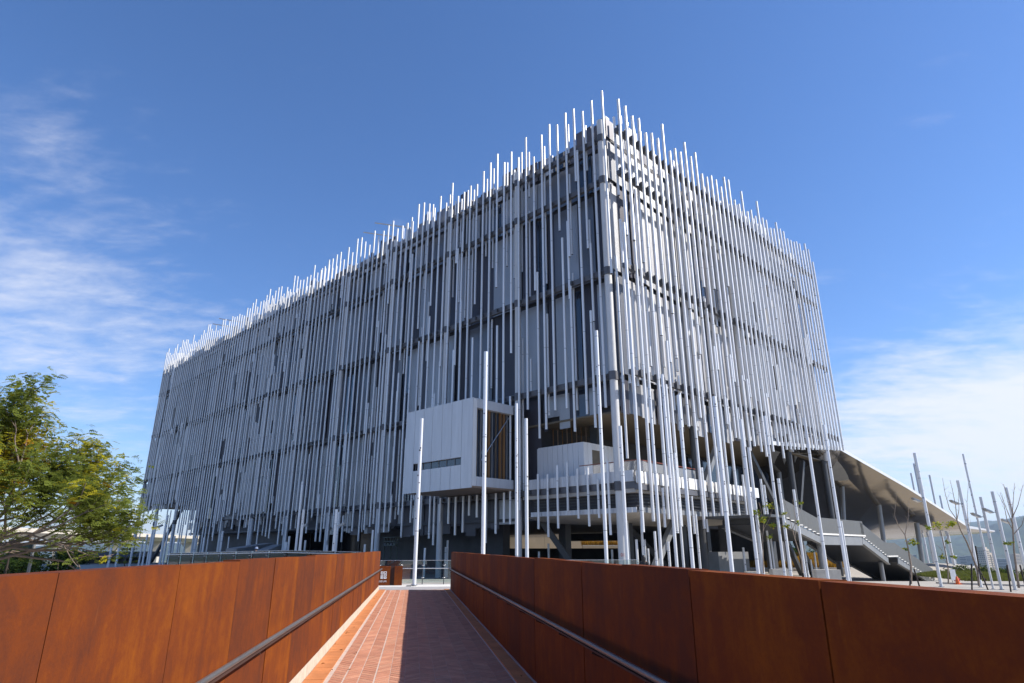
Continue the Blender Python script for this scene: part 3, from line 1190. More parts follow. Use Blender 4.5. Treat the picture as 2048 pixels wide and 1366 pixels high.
# pavilion standing on the terrace
pv = pbox('terrace_pavilion', 'white', 1.08, 6.9, 4.24, 9.6, 7.3, 10.30)
pp = link('pavilion_cladding', None, mus)
t = 4.18
while t < 9.3:
    pbox('cladding_panel', 'white', 1.0, 1.07, t + .015, t + .565, 7.3, 10.36, pp)
    t += 0.58
s = 1.0
while s < 6.8:
    if not (2.15 < s + 0.3 < 3.3):
        pbox('cladding_panel', 'white2', s + .015, s + .565, 4.16, 4.235, 7.3, 10.36, pp)
    else:
        pbox('cladding_panel', 'white2', s + .015, s + .565, 4.16, 4.235, 9.8, 10.36, pp)
    s += 0.58
pbox('pavilion_door', 'soffit', 2.2, 3.26, 4.20, 4.238, 7.3, 9.8)
for q in range(9):
    pbox('timber_batten', 'brown_u' if q % 2 else 'ochre', 3.0 + 0.2 * q, 3.08 + 0.2 * q, 9.3 - q * 0.4, 9.36 - q * 0.4, 10.4, 12.38)
pbox('inner_wall', 'gray_d', 4.3, 5.2, 5.2, 6.0, 10.3, 12.39)

# terrace railing
tr = link('terrace_railing', None, mus)
pbox('top_rail', 'rail_red', 0.24, 0.32, -1.72, 4.1, 8.20, 8.26, tr)
mb = MB()
t = -1.7
while t < 4.1:
    mb.box(0.265, 0.29, t, t + 0.025, 7.4, 8.20); t += 0.115
mb.build('baluster', M['white2'], tr, kind='stuff')
pbox('top_rail', 'rail_red', 0.33, 9.0, -1.72, -1.64, 8.20, 8.26, tr)
pbox('guard_sheet', 'gray', 1.4, 9.0, -1.69, -1.67, 7.4, 8.1, tr)
mb = MB()
s = 0.35
while s < 1.4:
    mb.box(s, s + .025, -1.69, -1.66, 7.4, 8.2); s += 0.115
mb.build('baluster', M['white2'], tr, kind='stuff')

# --- white projecting room
bx = link('projecting_room', None, mus)
T0, T1, Z0, Z1, SF = 11.36, 21.15, 6.6, 14.42, -5.25
joints = [21.15, 19.75, 18.4, 17.05, 15.6, 14.24, 12.85, 11.4]
for a, b in zip(joints[1:], joints[:-1]):
    a_, b_ = a + 0.018, b - 0.018
    if b <= 19.8 and a >= 12.8:
        pbox('cladding_panel', 'white', SF, SF + 0.06, a_, b_, 9.30, Z1, bx)
        pbox('cladding_panel', 'white', SF, SF + 0.06, a_, b_, Z0, 8.62, bx)
    else:
        pbox('cladding_panel', 'white', SF, SF + 0.06, a_, b_, Z0, Z1, bx)
pbox('slot_window', 'p_glass', SF + 0.30, SF + 0.34, 12.85, 19.7, 8.62, 9.30, bx)
for q in range(7):
    pbox('window_mullion', 'gray', SF + 0.24, SF + 0.298, 12.85 + q * 1.14 - .02, 12.85 + q * 1.14 + .02, 8.64, 9.28, bx)
pbox('slot_reveal', 'white', SF + 0.061, SF + 0.30, 12.86, 19.74, 9.302, 9.34, bx)
pbox('slot_reveal', 'white', SF + 0.061, SF + 0.30, 12.86, 19.74, 8.58, 8.618, bx)
pbox('room_shell', 'core', SF + 0.35, -0.2, 11.9, 21.05, 6.75, 14.3, bx)
pbox('end_cladding', 'white', SF + 0.062, 0.9, 21.06, 21.15, Z0, Z1, bx)
pbox('roof_deck', 'white', SF + 0.062, 0.9, 11.4, 21.05, 14.302, 14.40, bx)
pbox('underside', 'brown_u', SF + 0.062, 0.9, 11.42, 21.05, 6.62, 6.748, bx)
# frame of the open end (bands at top, bottom and outer edge)
pbox('frame_band', 'white', SF + 0.5, -0.2, T0, T0 + 0.5, 13.55, 14.30, bx)
pbox('frame_band', 'white', SF + 0.5, -0.2, T0, T0 + 0.5, 6.75, 7.55, bx)
pbox('frame_band', 'white2', SF + 0.065, SF + 0.23, T0 - 0.02, T0 + 0.5, 6.75, 14.30, bx)
pbox('frame_band', 'white2', SF + 0.26, SF + 0.495, T0 + 0.04, T0 + 0.5, 6.75, 14.30, bx)
pbox('glazing', 'p_glass', SF + 0.5, -0.2, T0 + 0.52, T0 + 0.538, 7.55, 13.55, bx)
for q, mm in enumerate(('bronze', 'gray', 'bronze', 'ochre', 'gray', 'bronze', 'ochre', 'ochre', 'gray')):
    x = SF + 0.8 + q * 0.47
    pbox('window_fin', mm, x, x + (0.26 if mm == 'ochre' else 0.10), T0 + 0.40, T0 + 0.515, 7.55, 13.55, bx)
mb = MB(); mb.tube([(SF + 1.3, T0 + 0.30, 9.0), (-0.5, T0 + 0.30, 13.3)], 0.05, 8)
mb.build('tie_rod', M['steel'], bx)

# roof maintenance arms that show above the parapet
for (t, dz) in ((34.5, 0), (37.2, -0.4), (87, 0), (90, -0.3)):
    mb = MB()
    mb.tube([(2.2, t, 39.4), (2.2, t, 42.9 + dz)], 0.09, 8)
    mb.tube([(2.2, t - 1.2, 42.5 + dz), (-1.0, t + 2.2, 43.3 + dz)], 0.09, 8)
    mb.build('roof_davit', M['steel'], mus)


# --- folded mirror canopy that sweeps down beyond the end of the building
def loc(p):
    s, t = to_bl(p[0], p[1])
    return (s, t, p[2])


def surf(rows, nu=14):
    """smooth-ish sheet through rows of points"""
    vs = []; fs = []
    n = len(rows[0])
    for r_ in rows:
        vs += r_
    for i in range(len(rows) - 1):
        for j in range(n - 1):
            fs.append((i * n + j, i * n + j + 1, (i + 1) * n + j + 1, (i + 1) * n + j))
    return vs, fs


def build_canopy():
    cn = link('canopy', None, mus)
    front = [(25.0, -1.75, 12.15), (47.6, -1.75, 13.95), loc(at(1815, 977, 98)), loc(at(1940, 1057, 119)), loc(at(1990, 1063.5, 123))]
    crease = [loc(at(1550, 902, 72)), loc(at(1672, 932, 89)), loc(at(1745, 1008, 103)), loc(at(1868, 1061, 119)), loc(at(1984, 1065, 124))]
    back = [loc(at(1540, 960, 85)), loc(at(1630, 1010, 101)), loc(at(1690, 1074, 118)), loc(at(1776, 1080, 136)), loc(at(1978, 1066, 126))]

    def dens(row, k=6):
        out = []
        for a, b in zip(row[:-1], row[1:]):
            for i in range(k):
                f = i / k
                out.append(tuple(a[q] + (b[q] - a[q]) * f for q in range(3)))
        out.append(row[-1])
        return out
    fr, cr, bk = dens(front), dens(crease), dens(back)
    mb = MB()
    vs, fs = surf([fr, cr]); mb.add(vs, fs)
    vs, fs = surf([cr, bk]); mb.add(vs, fs)
    n = len(fr)

    def lerp(a, b, f):
        return tuple(a[q] + (b[q] - a[q]) * f for q in range(3))
    for (ra, rb_) in ((fr, cr), (cr, bk)):
        for (i0, i1) in ((0, 6), (6, 12), (12, 18), (18, n - 1)):
            m1 = MB()
            rows = [[lerp(ra[i], rb_[i], k / 10) for i in range(i0, i1 + 1)] for k in range(11)]
            vs, fs = surf(rows)
            m1.add(vs, fs, 0, True)
            m1.build('soffit_sheet', M['mirror'], cn)
    # top skin and fascia
    up = MB()
    H = 0.42
    top = [(p[0], p[1], p[2] + H * (1 if k_ < n - 6 else max(0.35, 1 - (k_ - n + 6) * 0.1))) for k_, p in enumerate(fr)]
    vs, fs = surf([top, fr]); up.add(vs, fs)
    up.build('fascia', M['white'], cn)
    rf = MB()
    btop = [(p[0], p[1], p[2] + 0.5) for p in bk]
    vs, fs = surf([top, btop]); rf.add(vs, fs)
    vs, fs = surf([btop, bk]); rf.add(vs, fs)
    rf.build('canopy_roof', M['gray'], cn)
    # props
    for (px0, py0, px1, py1, Y, r) in ((1757, 1004, 1772, 1100, 104, 0.36), (1833, 1046, 1850, 1130, 112, 0.4), (1684, 960, 1683, 1075, 96, 0.3), (1556, 930, 1575, 1075, 82, 0.3), (1610, 930, 1640, 1060, 84, 0.35)):
        a, b = loc(at(px0, py0, Y)), loc(at(px1, py1 + 30, Y))
        p = MB(); p.tube([a, (b[0], b[1], -3.4)], r, 12)
        p.build('canopy_prop', M['gray'], cn)


build_canopy()


# ================================================================== outdoor staircase
def staircase():
    st = thing('outdoor_staircase', 'grey steel staircase with pale treads descending under the mirrored canopy', 'staircase',
               (C0[0], C0[1], 0), ROT)
    T = -8.0
    W = 5.5
    f1 = ((11.3, 4.22), (18.2, 2.96)); l1 = (18.2, 31.0, 2.96); f2 = ((29.6, 2.96), (37.0, 0.97)); l2 = (37.0, 40.5, 0.95); f3 = ((40.5, 0.95), (54.7, -2.0))
    # landings
    pbox('landing', 'tread', 18.3, 30.6, T - 0.05, T + W, 2.84, 2.98, st)
    pbox('landing_soffit', 'gray_d', 18.4, 30.5, T + 0.12, T + W - 0.1, 2.72, 2.838, st)
    pbox('landing', 'tread', 37.0, 40.6, T - 0.05, T + W, 0.85, 0.97, st)
    pbox('landing_soffit', 'gray_d', 37.1, 40.5, T + 0.12, T + W - 0.1, 0.73, 0.848, st)
    pbox('upper_deck', 'gray_d', 9.0, 12.0, T + 0.2, -2.2, 4.05, 4.25, st)

    def flight(a, b, n):
        for i in range(n):
            f = (i + 0.5) / n
            s = a[0] + (b[0] - a[0]) * f; z = a[1] + (b[1] - a[1]) * (i + 1) / n
            w = (b[0] - a[0]) / n
            pbox('tread', 'tread', s - w * 0.36, s + w * 0.36, T - 0.06, T + W, z - 0.07, z, st)
            pbox('riser', 'gray_d', s - w * 0.48, s - w * 0.43, T + 0.1, T + W - .1, z - 0.4, z - 0.02, st)
        for tt, mm in ((T + 0.08, 'gray'), (T + W - 0.1, 'gray_d')):
            mb = MB(); mb.bar((a[0], tt, a[1] - 0.55), (b[0], tt, b[1] - 0.55), 0.10, 0.62)
            mb.build('stringer', M[mm], st)
            mb = MB(); mb.bar((a[0], tt, a[1] - 0.87), (b[0], tt, b[1] - 0.87), 0.34, 0.04)
            mb.build('stringer_flange', M['gray'], st)
        # soffit between
        mb = MB(); mb.bar((a[0], T + W / 2, a[1] - 0.62), (b[0], T + W / 2, b[1] - 0.62), W - 0.4, 0.06)
        mb.build('stair_soffit', M['gray_d'], st)
        # balustrade on the far side, stands up behind the treads
        mb = MB()
        tt = T + 0.02
        mb.add([(a[0], tt, a[1] - 0.1), (b[0], tt, b[1] - 0.1), (b[0], tt, b[1] + 1.3), (a[0], tt, a[1] + 1.3),
                (a[0], tt + .05, a[1] - 0.1), (b[0], tt + .05, b[1] - 0.1), (b[0], tt + .05, b[1] + 1.25), (a[0], tt + .05, a[1] + 1.25)],
               [(0, 1, 2, 3), (7, 6, 5, 4), (3, 2, 6, 7), (0, 4, 5, 1), (0, 3, 7, 4), (1, 5, 6, 2)])
        mb.build('balustrade', M['mesh_p'], st)
    flight(*f1, 8); flight(*f2, 11); flight(*f3, 15)
    pbox('balustrade', 'mesh_p', 18.2, 30.4, T + 0.02, T + 0.07, 2.99, 4.3, st)
    pbox('balustrade', 'mesh_p', 37.0, 40.5, T + 0.02, T + 0.07, 0.98, 2.3, st)
    pbox('landing_beam', 'gray', 18.3, 30.0, T + 0.05, T + 0.15, 2.0, 2.80, st)
    for (s, z) in ((36.9, 0.3), (20.0, 2.2)):
        mb = MB(); mb.tube([(s, T + 0.8, -3.4), (s, T + 0.8, z)], 0.22, 14)
        mb.build('post', M['gray'], st)
    mb = MB(); mb.bar((22.0, T + 3.6, 2.4), (27.5, T + 3.6, -2.8), 0.5, 0.5)
    mb.build('raking_strut', M['gray_d'], st)
    pbox('foot_plinth', 'stone', 53.0, 56.5, T - 0.4, T + W + .4, -3.2, -2.06, st)


staircase()


# ================================================================== free standing poles
def dotted(mb, r, h, top_len, rng, n=16):
    """small drilled holes near the top of a pole: dark discs set just proud of the tube"""
    z = h - 0.35
    while z > h - top_len:
        a = rng.uniform(0, 2 * pi)
        rr = rng.uniform(0.026, 0.05)
        z -= rng.choice((0.12, 0.3, 0.55, 0.95)) * rng.uniform(0.7, 1.3)
        if z < 0.2:
            break
        e = (cos(a), sin(a)); tng = (-sin(a), cos(a))
        vs = []
        for q in range(6):
            b = 2 * pi * q / 6
            o = rr * cos(b)
            vs.append((e[0] * (r + 0.003) + tng[0] * o, e[1] * (r + 0.003) + tng[1] * o, z + rr * sin(b)))
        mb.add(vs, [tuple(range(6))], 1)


GROUP = 'free standing steel poles in front of the museum'


def gpole(px, py, Y, r, label, holes=True, lamp=None, base=None):
    x, y, ztop = at(px, py, Y)
    z0 = gz(x, y) - 0.05 if base is None else base
    h = ztop - z0
    root = thing('steel_pole', label, 'pole', (x, y, z0), group=GROUP)
    mb = MB()
    mb.tube([(0, 0, 0), (0, 0, h)], r, 14, caps=False)
    mb.add([(r * cos(2 * pi * q / 14), r * sin(2 * pi * q / 14), h) for q in range(14)], [tuple(range(14))], 0)
    if holes:
        dotted(mb, r, h, min(h * 0.55, 7.0), random.Random(int(px * 7 + py)))
    mb.build('shaft', [M['pole'], M['pole_end']], root)
    fl = MB(); fl.tube([(0, 0, 0.04), (0, 0, 0.075)], r * 1.7, 14)
    fl.build('base_plate', M['gray'], root)
    if lamp:
        (dx, py2) = lamp
        zl = at(px, py2, Y)[2] - z0
        l = MB()
        l.bar((0, 0, zl), (dx * 0.40, 0, zl + 0.03), 0.05, 0.05)
        l.obox((dx * 0.36, -0.18, zl - 0.05), (dx * 0.46, 0, 0.20), (0, 0.36, 0.0), (-0.08, 0, 0.15))
        fo = l.build('floodlight', M['lamp'], root)
        g = MB(); g.obox((dx * 0.40, -0.16, zl - 0.06), (dx * 0.38, 0, 0.166), (0, 0.32, 0), (0.0, 0, 0.012))
        g.build('lens', M['lamp_g'], fo)
    return root


P = [
    # the tall ones near the end of the walkway
    (971.7, 703.6, 33, .105, 'tallest and thickest white pole, standing in front of the white projecting room', None, None),
    (1052, 837, 40, .11, 'right one of the white pole pair just right of the projecting room', None, None),
    (1032.6, 807, 44, .105, 'left one of the white pole pair just right of the projecting room', None, None),
    (843.5, 837, 31.3, .09, 'white pole rising from the pale pavement at the end of the brick walkway', None, 0.0),
    (1192.5, 661.5, 39, .11, 'tall white pole reaching highest before the corner terrace', None, None),
    (1240, 852, 40, .11, 'white drilled pole close to the right of the round corner column', None, None),
    (1298, 771, 45, .11, 'drilled pole first in the dense group right of the corner column', None, None),
    (1324, 749, 46, .11, 'highest drilled pole in the dense group right of the corner column', None, None),
    (1356.5, 790, 41, .115, 'drilled pole third in the dense group right of the corner column', None, None),
    (1428, 793, 37, .115, 'thick drilled pole standing alone before the middle of the sunlit end face', None, None),
    (1481, 839, 40, .105, 'drilled pole before the left edge of the dark canopy void', None, None),
    (1529, 832, 46, .10, 'drilled pole with its top below the lowest beam left of the canopy', None, None),
    (1608.5, 836, 46, .105, 'left one of two tall drilled poles before the sunlit canopy fascia', None, None),
    (1647, 850, 46, .11, 'right one of two tall drilled poles before the sunlit canopy fascia', None, None),
    (1349, 906, 50, .10, 'drilled pole with a dark hole at its tip before the terrace parapet', None, None),
    (1280, 1005, 52, .10, 'drilled pole ending just under the white terrace edge', None, None),
    (1252, 995, 54, .09, 'slim drilled pole touching the corner column low on its right', None, None),
    (1309, 1062.5, 50, .10, 'grey short pole beside the raking strut under the terrace', None, None),
    (1272.5, 1079, 51, .10, 'short white pole left of the woman behind the parapet', None, None),
    (1289, 1079, 53, .085, 'short slim pole directly above the dark haired head', None, None),
    (1296, 1097, 53, .08, 'shortest slim pole right of the dark haired head', None, None),
    (1336, 1083, 50, .10, 'short white pole right of the raking strut under the terrace', None, None),
    (1391, 1028, 51, .095, 'drilled pole before the glazed corner under the terrace', None, None),
    (1224, 1099, 60, .10, 'stubby pole just left of the round corner column', None, None),
    (1097, 1087, 62, .10, 'stubby pole below the second hanging rod of the terrace', None, None),
    (1078, 1103, 62, .10, 'lowest stubby pole left under the corner terrace', None, None),
    (1486, 1095, 57, .10, 'short white pole before the beige wall under the terrace', None, None),
    (1497, 895, 47, .11, 'thick pole with a bluish shaded top before the canopy void', None, None),
    (1521, 958, 56, .095, 'bluish pole among the saplings left of the stairs', None, None),
    (1528, 970, 58, .09, 'pole with a dark hole near its tip among the saplings left of the stairs', None, None),
    (1503, 983, 57, .085, 'slim pole just left of the leafy sapling', None, None),
    (1556.6, 957, 48, .11, 'white pole before the upper stair flight with a dark tip', None, None),
    (1587, 979, 50, .10, 'white pole crossing the upper stair flight, its tip drilled', None, None),
    (1681.6, 1042, 51, .10, 'white pole ending beside the stair landing', None, None),
    (1608, 1090, 60, .09, 'short pole before the golden grass, nearest the sapling', None, None),
    (1621, 1119, 63, .085, 'lowest short pole before the golden grass', None, None),
    (1628, 1104, 63, .085, 'short pole in the middle of the golden grass', None, None),
    (1637, 1106, 64, .085, 'short pole before the dark stair support', None, None),
    (1638, 1118, 64, .075, 'tiny slim pole at the foot of the stair support', None, None),
    (1508, 1087, 60, .08, 'slim short pole left of the blue distant hills', None, None),
    # right hand group
    (1829, 906, 49.5, .115, 'thick drilled pole right of the stairs carrying a floodlight', (-1, 1003), None),
    (1915.5, 961, 49, .115, 'thick pole with a grey floodlight at the bare forked sapling', (-1, 1008), None),
    (1926, 908, 47, .07, 'tallest slim pole right of the canopy tip', None, None),
    (1961, 994, 46.4, .095, 'pole with a small floodlight before the hills', (-1, 1034), None),
    (1984.5, 983, 45.8, .105, 'pole with a small floodlight left of the bushy bare sapling', (-1, 1025), None),
    (2012, 975, 46, .11, 'rightmost pole, behind the bushy bare sapling', (-1, 1046), None),
    (1893, 1063, 134, .21, 'slim pole under the canopy edge nearest the white board', None, None),
    (1880, 991, 132, .20, 'far pole showing above and below the canopy tip', None, None),
    (1859, 950, 136, .20, 'far slim pole rising above the middle of the canopy slope', None, None),
    (1828, 927, 134, .22, 'far pole just left of the thick floodlight pole', None, None),
    (1822, 946, 138, .20, 'far short pole above the canopy slope, leftmost of the far poles', None, None),
    # left hand group
    (605.4, 963.5, 60, .11, 'tall drilled pole with a floodlight before the dark glazed core', (1, 1054), None),
    (607.7, 1019, 54, .115, 'bright drilled pole in front of a taller one left of the walkway', None, None),
    (673.6, 1018.5, 54, .115, 'bright drilled pole with a floodlight left of the walkway end', (1, 1052), None),
    (678, 1024, 62, .10, 'grey pole just behind the bright floodlight pole', None, None),
    (573, 1084, 66, .10, 'short grey pole by the glass railing, left of a slightly higher one', None, None),
    (579, 1072.5, 66, .10, 'short grey pole by the glass railing, right of a slightly lower one', None, None),
    (611, 1080.5, 66, .095, 'short grey pole right of the two bright drilled poles', None, None),
    (655, 1090, 66, .095, 'stubby grey pole left of the bright floodlight pole', None, None),
    (730, 1088.5, 62, .095, 'stubby grey pole above the end of the left parapet', None, None),
    (746, 1060, 62, .10, 'grey pole beside the round column at the left parapet end', None, None),
    (850, 1096, 65, .11, 'short grey pole behind the glass balustrade, just right of the walkway end pole', None, None),
    (895.6, 1080.5, 66, .11, 'short grey pole behind the glass balustrade, higher of the pair at its right', None, None),
    (891.6, 1094, 66, .10, 'short grey pole behind the glass balustrade, lower of the pair at its right', None, None),
    (446, 1062, 80, .12, 'short grey pole by the start of the sloping ramp wall', None, None),
    (409, 1075, 80, .12, 'short grey pole second from the dark opening', None, None),
    (392, 1076, 80, .12, 'short grey pole nearest the dark opening', None, None),
    (346, 1057, 84, .125, 'tallest grey pole in the short row before the viaduct', None, None),
    (349.6, 1072, 84, .125, 'grey pole right of the tallest in the short row before the viaduct', None, None),
    (357.5, 1079, 84, .125, 'last grey pole on the right of the short row before the viaduct', None, None),
    (337, 1058, 90, .125, 'grey pole left of the tallest in the short row before the viaduct', None, None),
    (335.7, 1030, 78, .125, 'grey pole crossing the raking brace at the far end', None, None),
    (314.5, 1031, 76, .13, 'grey pole with a small lamp in the open end of the building', (1, 1054), None),
    (304, 1068, 88, .12, 'grey pole left of the lamp pole in the open end', None, None),
    (295, 1069, 88, .12, 'grey pole in the far open end, third from its outer edge', None, None),
    (286, 1079, 88, .12, 'short grey pole in the far open end, second from its outer edge', None, None),
    (275, 1043, 80, .13, 'grey pole at the outer left edge of the building', None, None),
    (247, 1047.6, 76, .13, 'right one of two grey poles between tree and building', (1, 1063), None),
    (231, 1052.6, 76, .13, 'left one of two grey poles between tree and building', (1, 1066), None),
]
for (px, py, Y, r, lab, lamp, base) in P:
    gpole(px, py, Y, r, lab, holes=(Y < 59), lamp=lamp, base=base)


# ================================================================== vegetation
def leaf_cloud(centers, normals, n_per, size, spread, rng, mats_w, tri=False, elong=2.2):
    """many small leaf quads around the given points"""
    N = len(centers) * n_per
    c = np.repeat(np.asarray(centers), n_per, 0) + rng.normal(0, 1, (N, 3)) * np.asarray(spread)
    a = rng.normal(0, 1, (N, 3)); a[:, 2] *= 0.55
    a /= np.linalg.norm(a, axis=1)[:, None]
    b = np.cross(a, rng.normal(0, 1, (N, 3)))
    b /= np.linalg.norm(b, axis=1)[:, None] + 1e-9
    s = size * rng.uniform(0.6, 1.3, (N, 1))
    a = a * s; b = b * s / elong
    v = np.stack([c - a, c + b * 0.9, c + a, c - b * 0.9], 1).reshape(-1, 3)
    f = np.arange(N * 4).reshape(N, 4)
    return v, f, N


def grow(base, direction, length, r0, depth, rng, segs_out, tips, bend=0.25, up=0.0, split=(2, 4), shrink=0.72, rs=0.62):
    d = np.array(direction, float); d /= np.linalg.norm(d)
    pts = [np.array(base, float)]
    n = 4
    for i in range(n):
        d = d + rng.normal(0, bend / n, 3) + np.array((0, 0, up / n))
        d /= np.linalg.norm(d)
        pts.append(pts[-1] + d * length / n)
    segs_out.append((pts, r0, r0 * rs))
    if depth <= 0:
        tips.append((pts[-1], d)); tips.append((pts[-2], d)); tips.append((pts[-3], d))
        return
    k = rng.integers(split[0], split[1] + 1)
    for j in range(k):
        w = rng.normal(0, 1, 3)
        w -= d * np.dot(w, d)
        w /= np.linalg.norm(w) + 1e-9
        nd_ = d + w * rng.uniform(0.35, 0.75)
        at_ = pts[-1] if j < 2 else pts[-2]
        grow(at_, nd_, length * shrink * rng.uniform(0.8, 1.15), r0 * rs, depth - 1, rng, segs_out, tips, bend, up, split, shrink, rs)


def big_tree():
    rng = np.random.default_rng(14)
    base = at(-78, 1098, 24.0)
    base = (base[0], base[1], gz(base[0], base[1]))
    root = thing('spreading_tree', 'large spreading tree with green and yellowing leaves left of the walkway', 'tree', base)
    segs_, tips = [], []
    fork = np.array((0, 0, 2.3))
    segs_.append(([np.array((0, 0, 0)), np.array((0.05, 0, 0.8)), np.array((0.0, 0.05, 1.6)), fork], 0.28, 0.22))
    for i in range(24):
        az = 2 * pi * i / 24 * 1.0 + rng.uniform(-.2, .2)
        el = radians((4, 34, 16, 58, 26, 76, 10, 44)[i % 8])
        d = (cos(az) * cos(el), sin(az) * cos(el), sin(el))
        grow(fork + np.array((0, 0, rng.uniform(-.3, .2))), d, 2.12 * rng.uniform(0.9, 1.12), 0.085, 3, rng, segs_, tips, 0.35, 0.10, (2, 3), 0.74, 0.62)
    mb = MB()
    for pts, r0, r1 in segs_:
        mb.tube(pts, max(r0, 0.008), 6 if r0 > 0.03 else 4, 0, False, True, max(r1, 0.005))
    mb.build('trunk', M['bark'], root)
    T = np.array([p for p, d in tips])
    # sprays: each tip carries pinnate leaves drooping outward
    V = []; MI = []
    keep = T[:, 2] > 2.4
    T = T[keep]
    hue = np.sin(T[:, 0] * 0.9 + 1.3) + np.sin(T[:, 2] * 1.4) + np.sin(T[:, 1] * 1.1) + rng.normal(0, 0.8, len(T))
    for q, p in enumerate(T):
        nl = 16 if p[2] > 3.6 else (6 if p[2] > 3.0 else 2)
        for j in range(nl):
            a = rng.uniform(0, 2 * pi)
            ax = np.array((cos(a), sin(a), rng.uniform(-0.25, 0.45)))
            ax /= np.linalg.norm(ax)
            sd = np.cross(ax, (0, 0, 1)) + rng.normal(0, 0.55, 3); sd /= np.linalg.norm(sd)
            o = p + rng.normal(0, 0.26, 3)
            L_ = rng.uniform(0.20, 0.40)
            m = 0
            h = hue[q] + rng.normal(0, 0.5)
            m = 2 if h > 2.7 else (1 if h > 0.7 else 0)
            for i in range(5):
                f = (i + 0.6) / 5
                c = o + ax * L_ * f + np.array((0, 0, -0.10 * f * f))
                for s_ in (-1, 1):
                    l = 0.074 * (1.15 - 0.5 * f)
                    tip = c + sd * s_ * l * 1.7 + ax * l * 0.7 + np.array((0, 0, rng.uniform(-0.03, 0.02)))
                    mid1 = c + sd * s_ * l * 0.9 + ax * l * 0.95
                    mid2 = c + sd * s_ * l * 0.9 - ax * l * 0.10
                    V += [c, mid2, tip, mid1]; MI.append(m)
    V = np.array(V)
    Fq = np.arange(len(V)).reshape(-1, 4)
    me = big_mesh('crown', V, Fq, [M['g1'], M['g2'], M['g3']], MI)
    link('crown', me, root)


big_tree()


def shrub(px, py, Y, rx, ry, h, label, mats, rng, name='bush', cat='bush', n=900, leaf=0.09, kind_group=None, base_z=None):
    """bush with stem and an uneven leafy crown; px, py = top centre in the photograph"""
    x, y, zt = at(px, py, Y)
    root = thing(name, label, cat, (x, y, zt - h), group=kind_group)
    st = MB()
    for q in range(5):
        a = rng.uniform(0, 2 * pi)
        st.tube([(0, 0, -0.6), (0.2 * cos(a) * rx, 0.2 * sin(a) * ry, h * 0.35), (0.55 * cos(a) * rx, 0.55 * sin(a) * ry, h * 0.7)], 0.05, 5, 0, False, True, 0.015)
    st.build('trunk', M['bark'], root)
    lob = []
    for q in range(14):
        a = rng.uniform(0, 2 * pi); rr_ = rng.uniform(0.0, 0.75)
        lob.append((rr_ * cos(a) * rx, rr_ * sin(a) * ry, h * rng.uniform(0.35, 0.85), rng.uniform(0.22, 0.42)))
    pts = []
    for i in range(n):
        l = lob[rng.integers(0, len(lob))]
        d = rng.normal(0, 1, 3); d /= np.linalg.norm(d)
        k = l[3] * rng.uniform(0.6, 1.05)
        pts.append((l[0] + d[0] * k * rx, l[1] + d[1] * k * ry, max(0.05, min(h, l[2] + d[2] * k * h * 0.6))))
    v, f, N = leaf_cloud(np.array(pts), None, 3, leaf, leaf * 1.2, rng, None)
    mi = rng.integers(0, len(mats), N)
    link('crown', big_mesh('crown', v, f, [M[m] for m in mats], mi), root)
    return root


R1 = np.random.default_rng(5)
shrub(128, 1096, 52, 1.7, 1.6, 3.0, 'dark round bush before the low slate roof', ['g4'], R1, n=1300, leaf=0.11)
shrub(170, 1100, 120, 1.6, 1.5, 3.2, 'small dark treetop above the slate roof', ['g4', 'g7'], R1, n=400, leaf=0.2)
shrub(20, 1086, 70, 4.0, 3.5, 4.5, 'pale green thicket at the far left under the tree', ['g7', 'g6', 'g6'], R1, n=1200, leaf=0.17)
shrub(62, 1104, 74, 3.4, 3.0, 3.4, 'yellow green thicket by the leaning grey lamp post', ['g6', 'g7', 'g6'], R1, n=1000, leaf=0.17)
shrub(-45, 1080, 68, 4.0, 3.5, 4.8, 'green thicket at the edge behind the tree branches', ['g7', 'g6'], R1, n=800, leaf=0.17)
shrub(30, 1118, 56, 2.4, 1.6, 1.6, 'dark low bush behind the left parapet', ['g4', 'g7'], R1, n=700, leaf=0.11)
# far hedge and greenery right of the stairs
for i, (px, py, Y, rx, h, lab) in enumerate(((1930, 1130, 92, 3.2, 2.6, 'rounded green bush behind the white board'), (1968, 1136, 96, 3.0, 2.2, 'low green bush at the foot of the distant tower'),
                                      (2000, 1138, 90, 3.0, 2.0, 'low green bush left of the rightmost sapling'), (2035, 1136, 88, 3.2, 2.2, 'green bush behind the rightmost sapling'),
                                      (2075, 1134, 88, 3.2, 2.2, 'green bush at the right edge'))):
    shrub(px, py, Y, rx, 2.4, h, lab, ['g7', 'g4', 'g6'], R1, n=600, leaf=0.16)
for (px, py, Y, rx, h, lab) in ((1508, 1088, 118, 3.5, 4.0, 'dark green tree left in the gap under the stairs'), (1560, 1089, 120, 4.2, 4.0, 'dark green tree in the middle gap under the stairs'), (1590, 1094, 118, 3.5, 3.4, 'mid green tree right in the gap under the stairs'), (1650, 1097, 116, 3.2, 3.0, 'mid green bush behind the stair support')):
    shrub(px, py, Y, rx, 3, h, lab, ['g4', 'g7', 'g7'], R1, n=600, leaf=0.2)


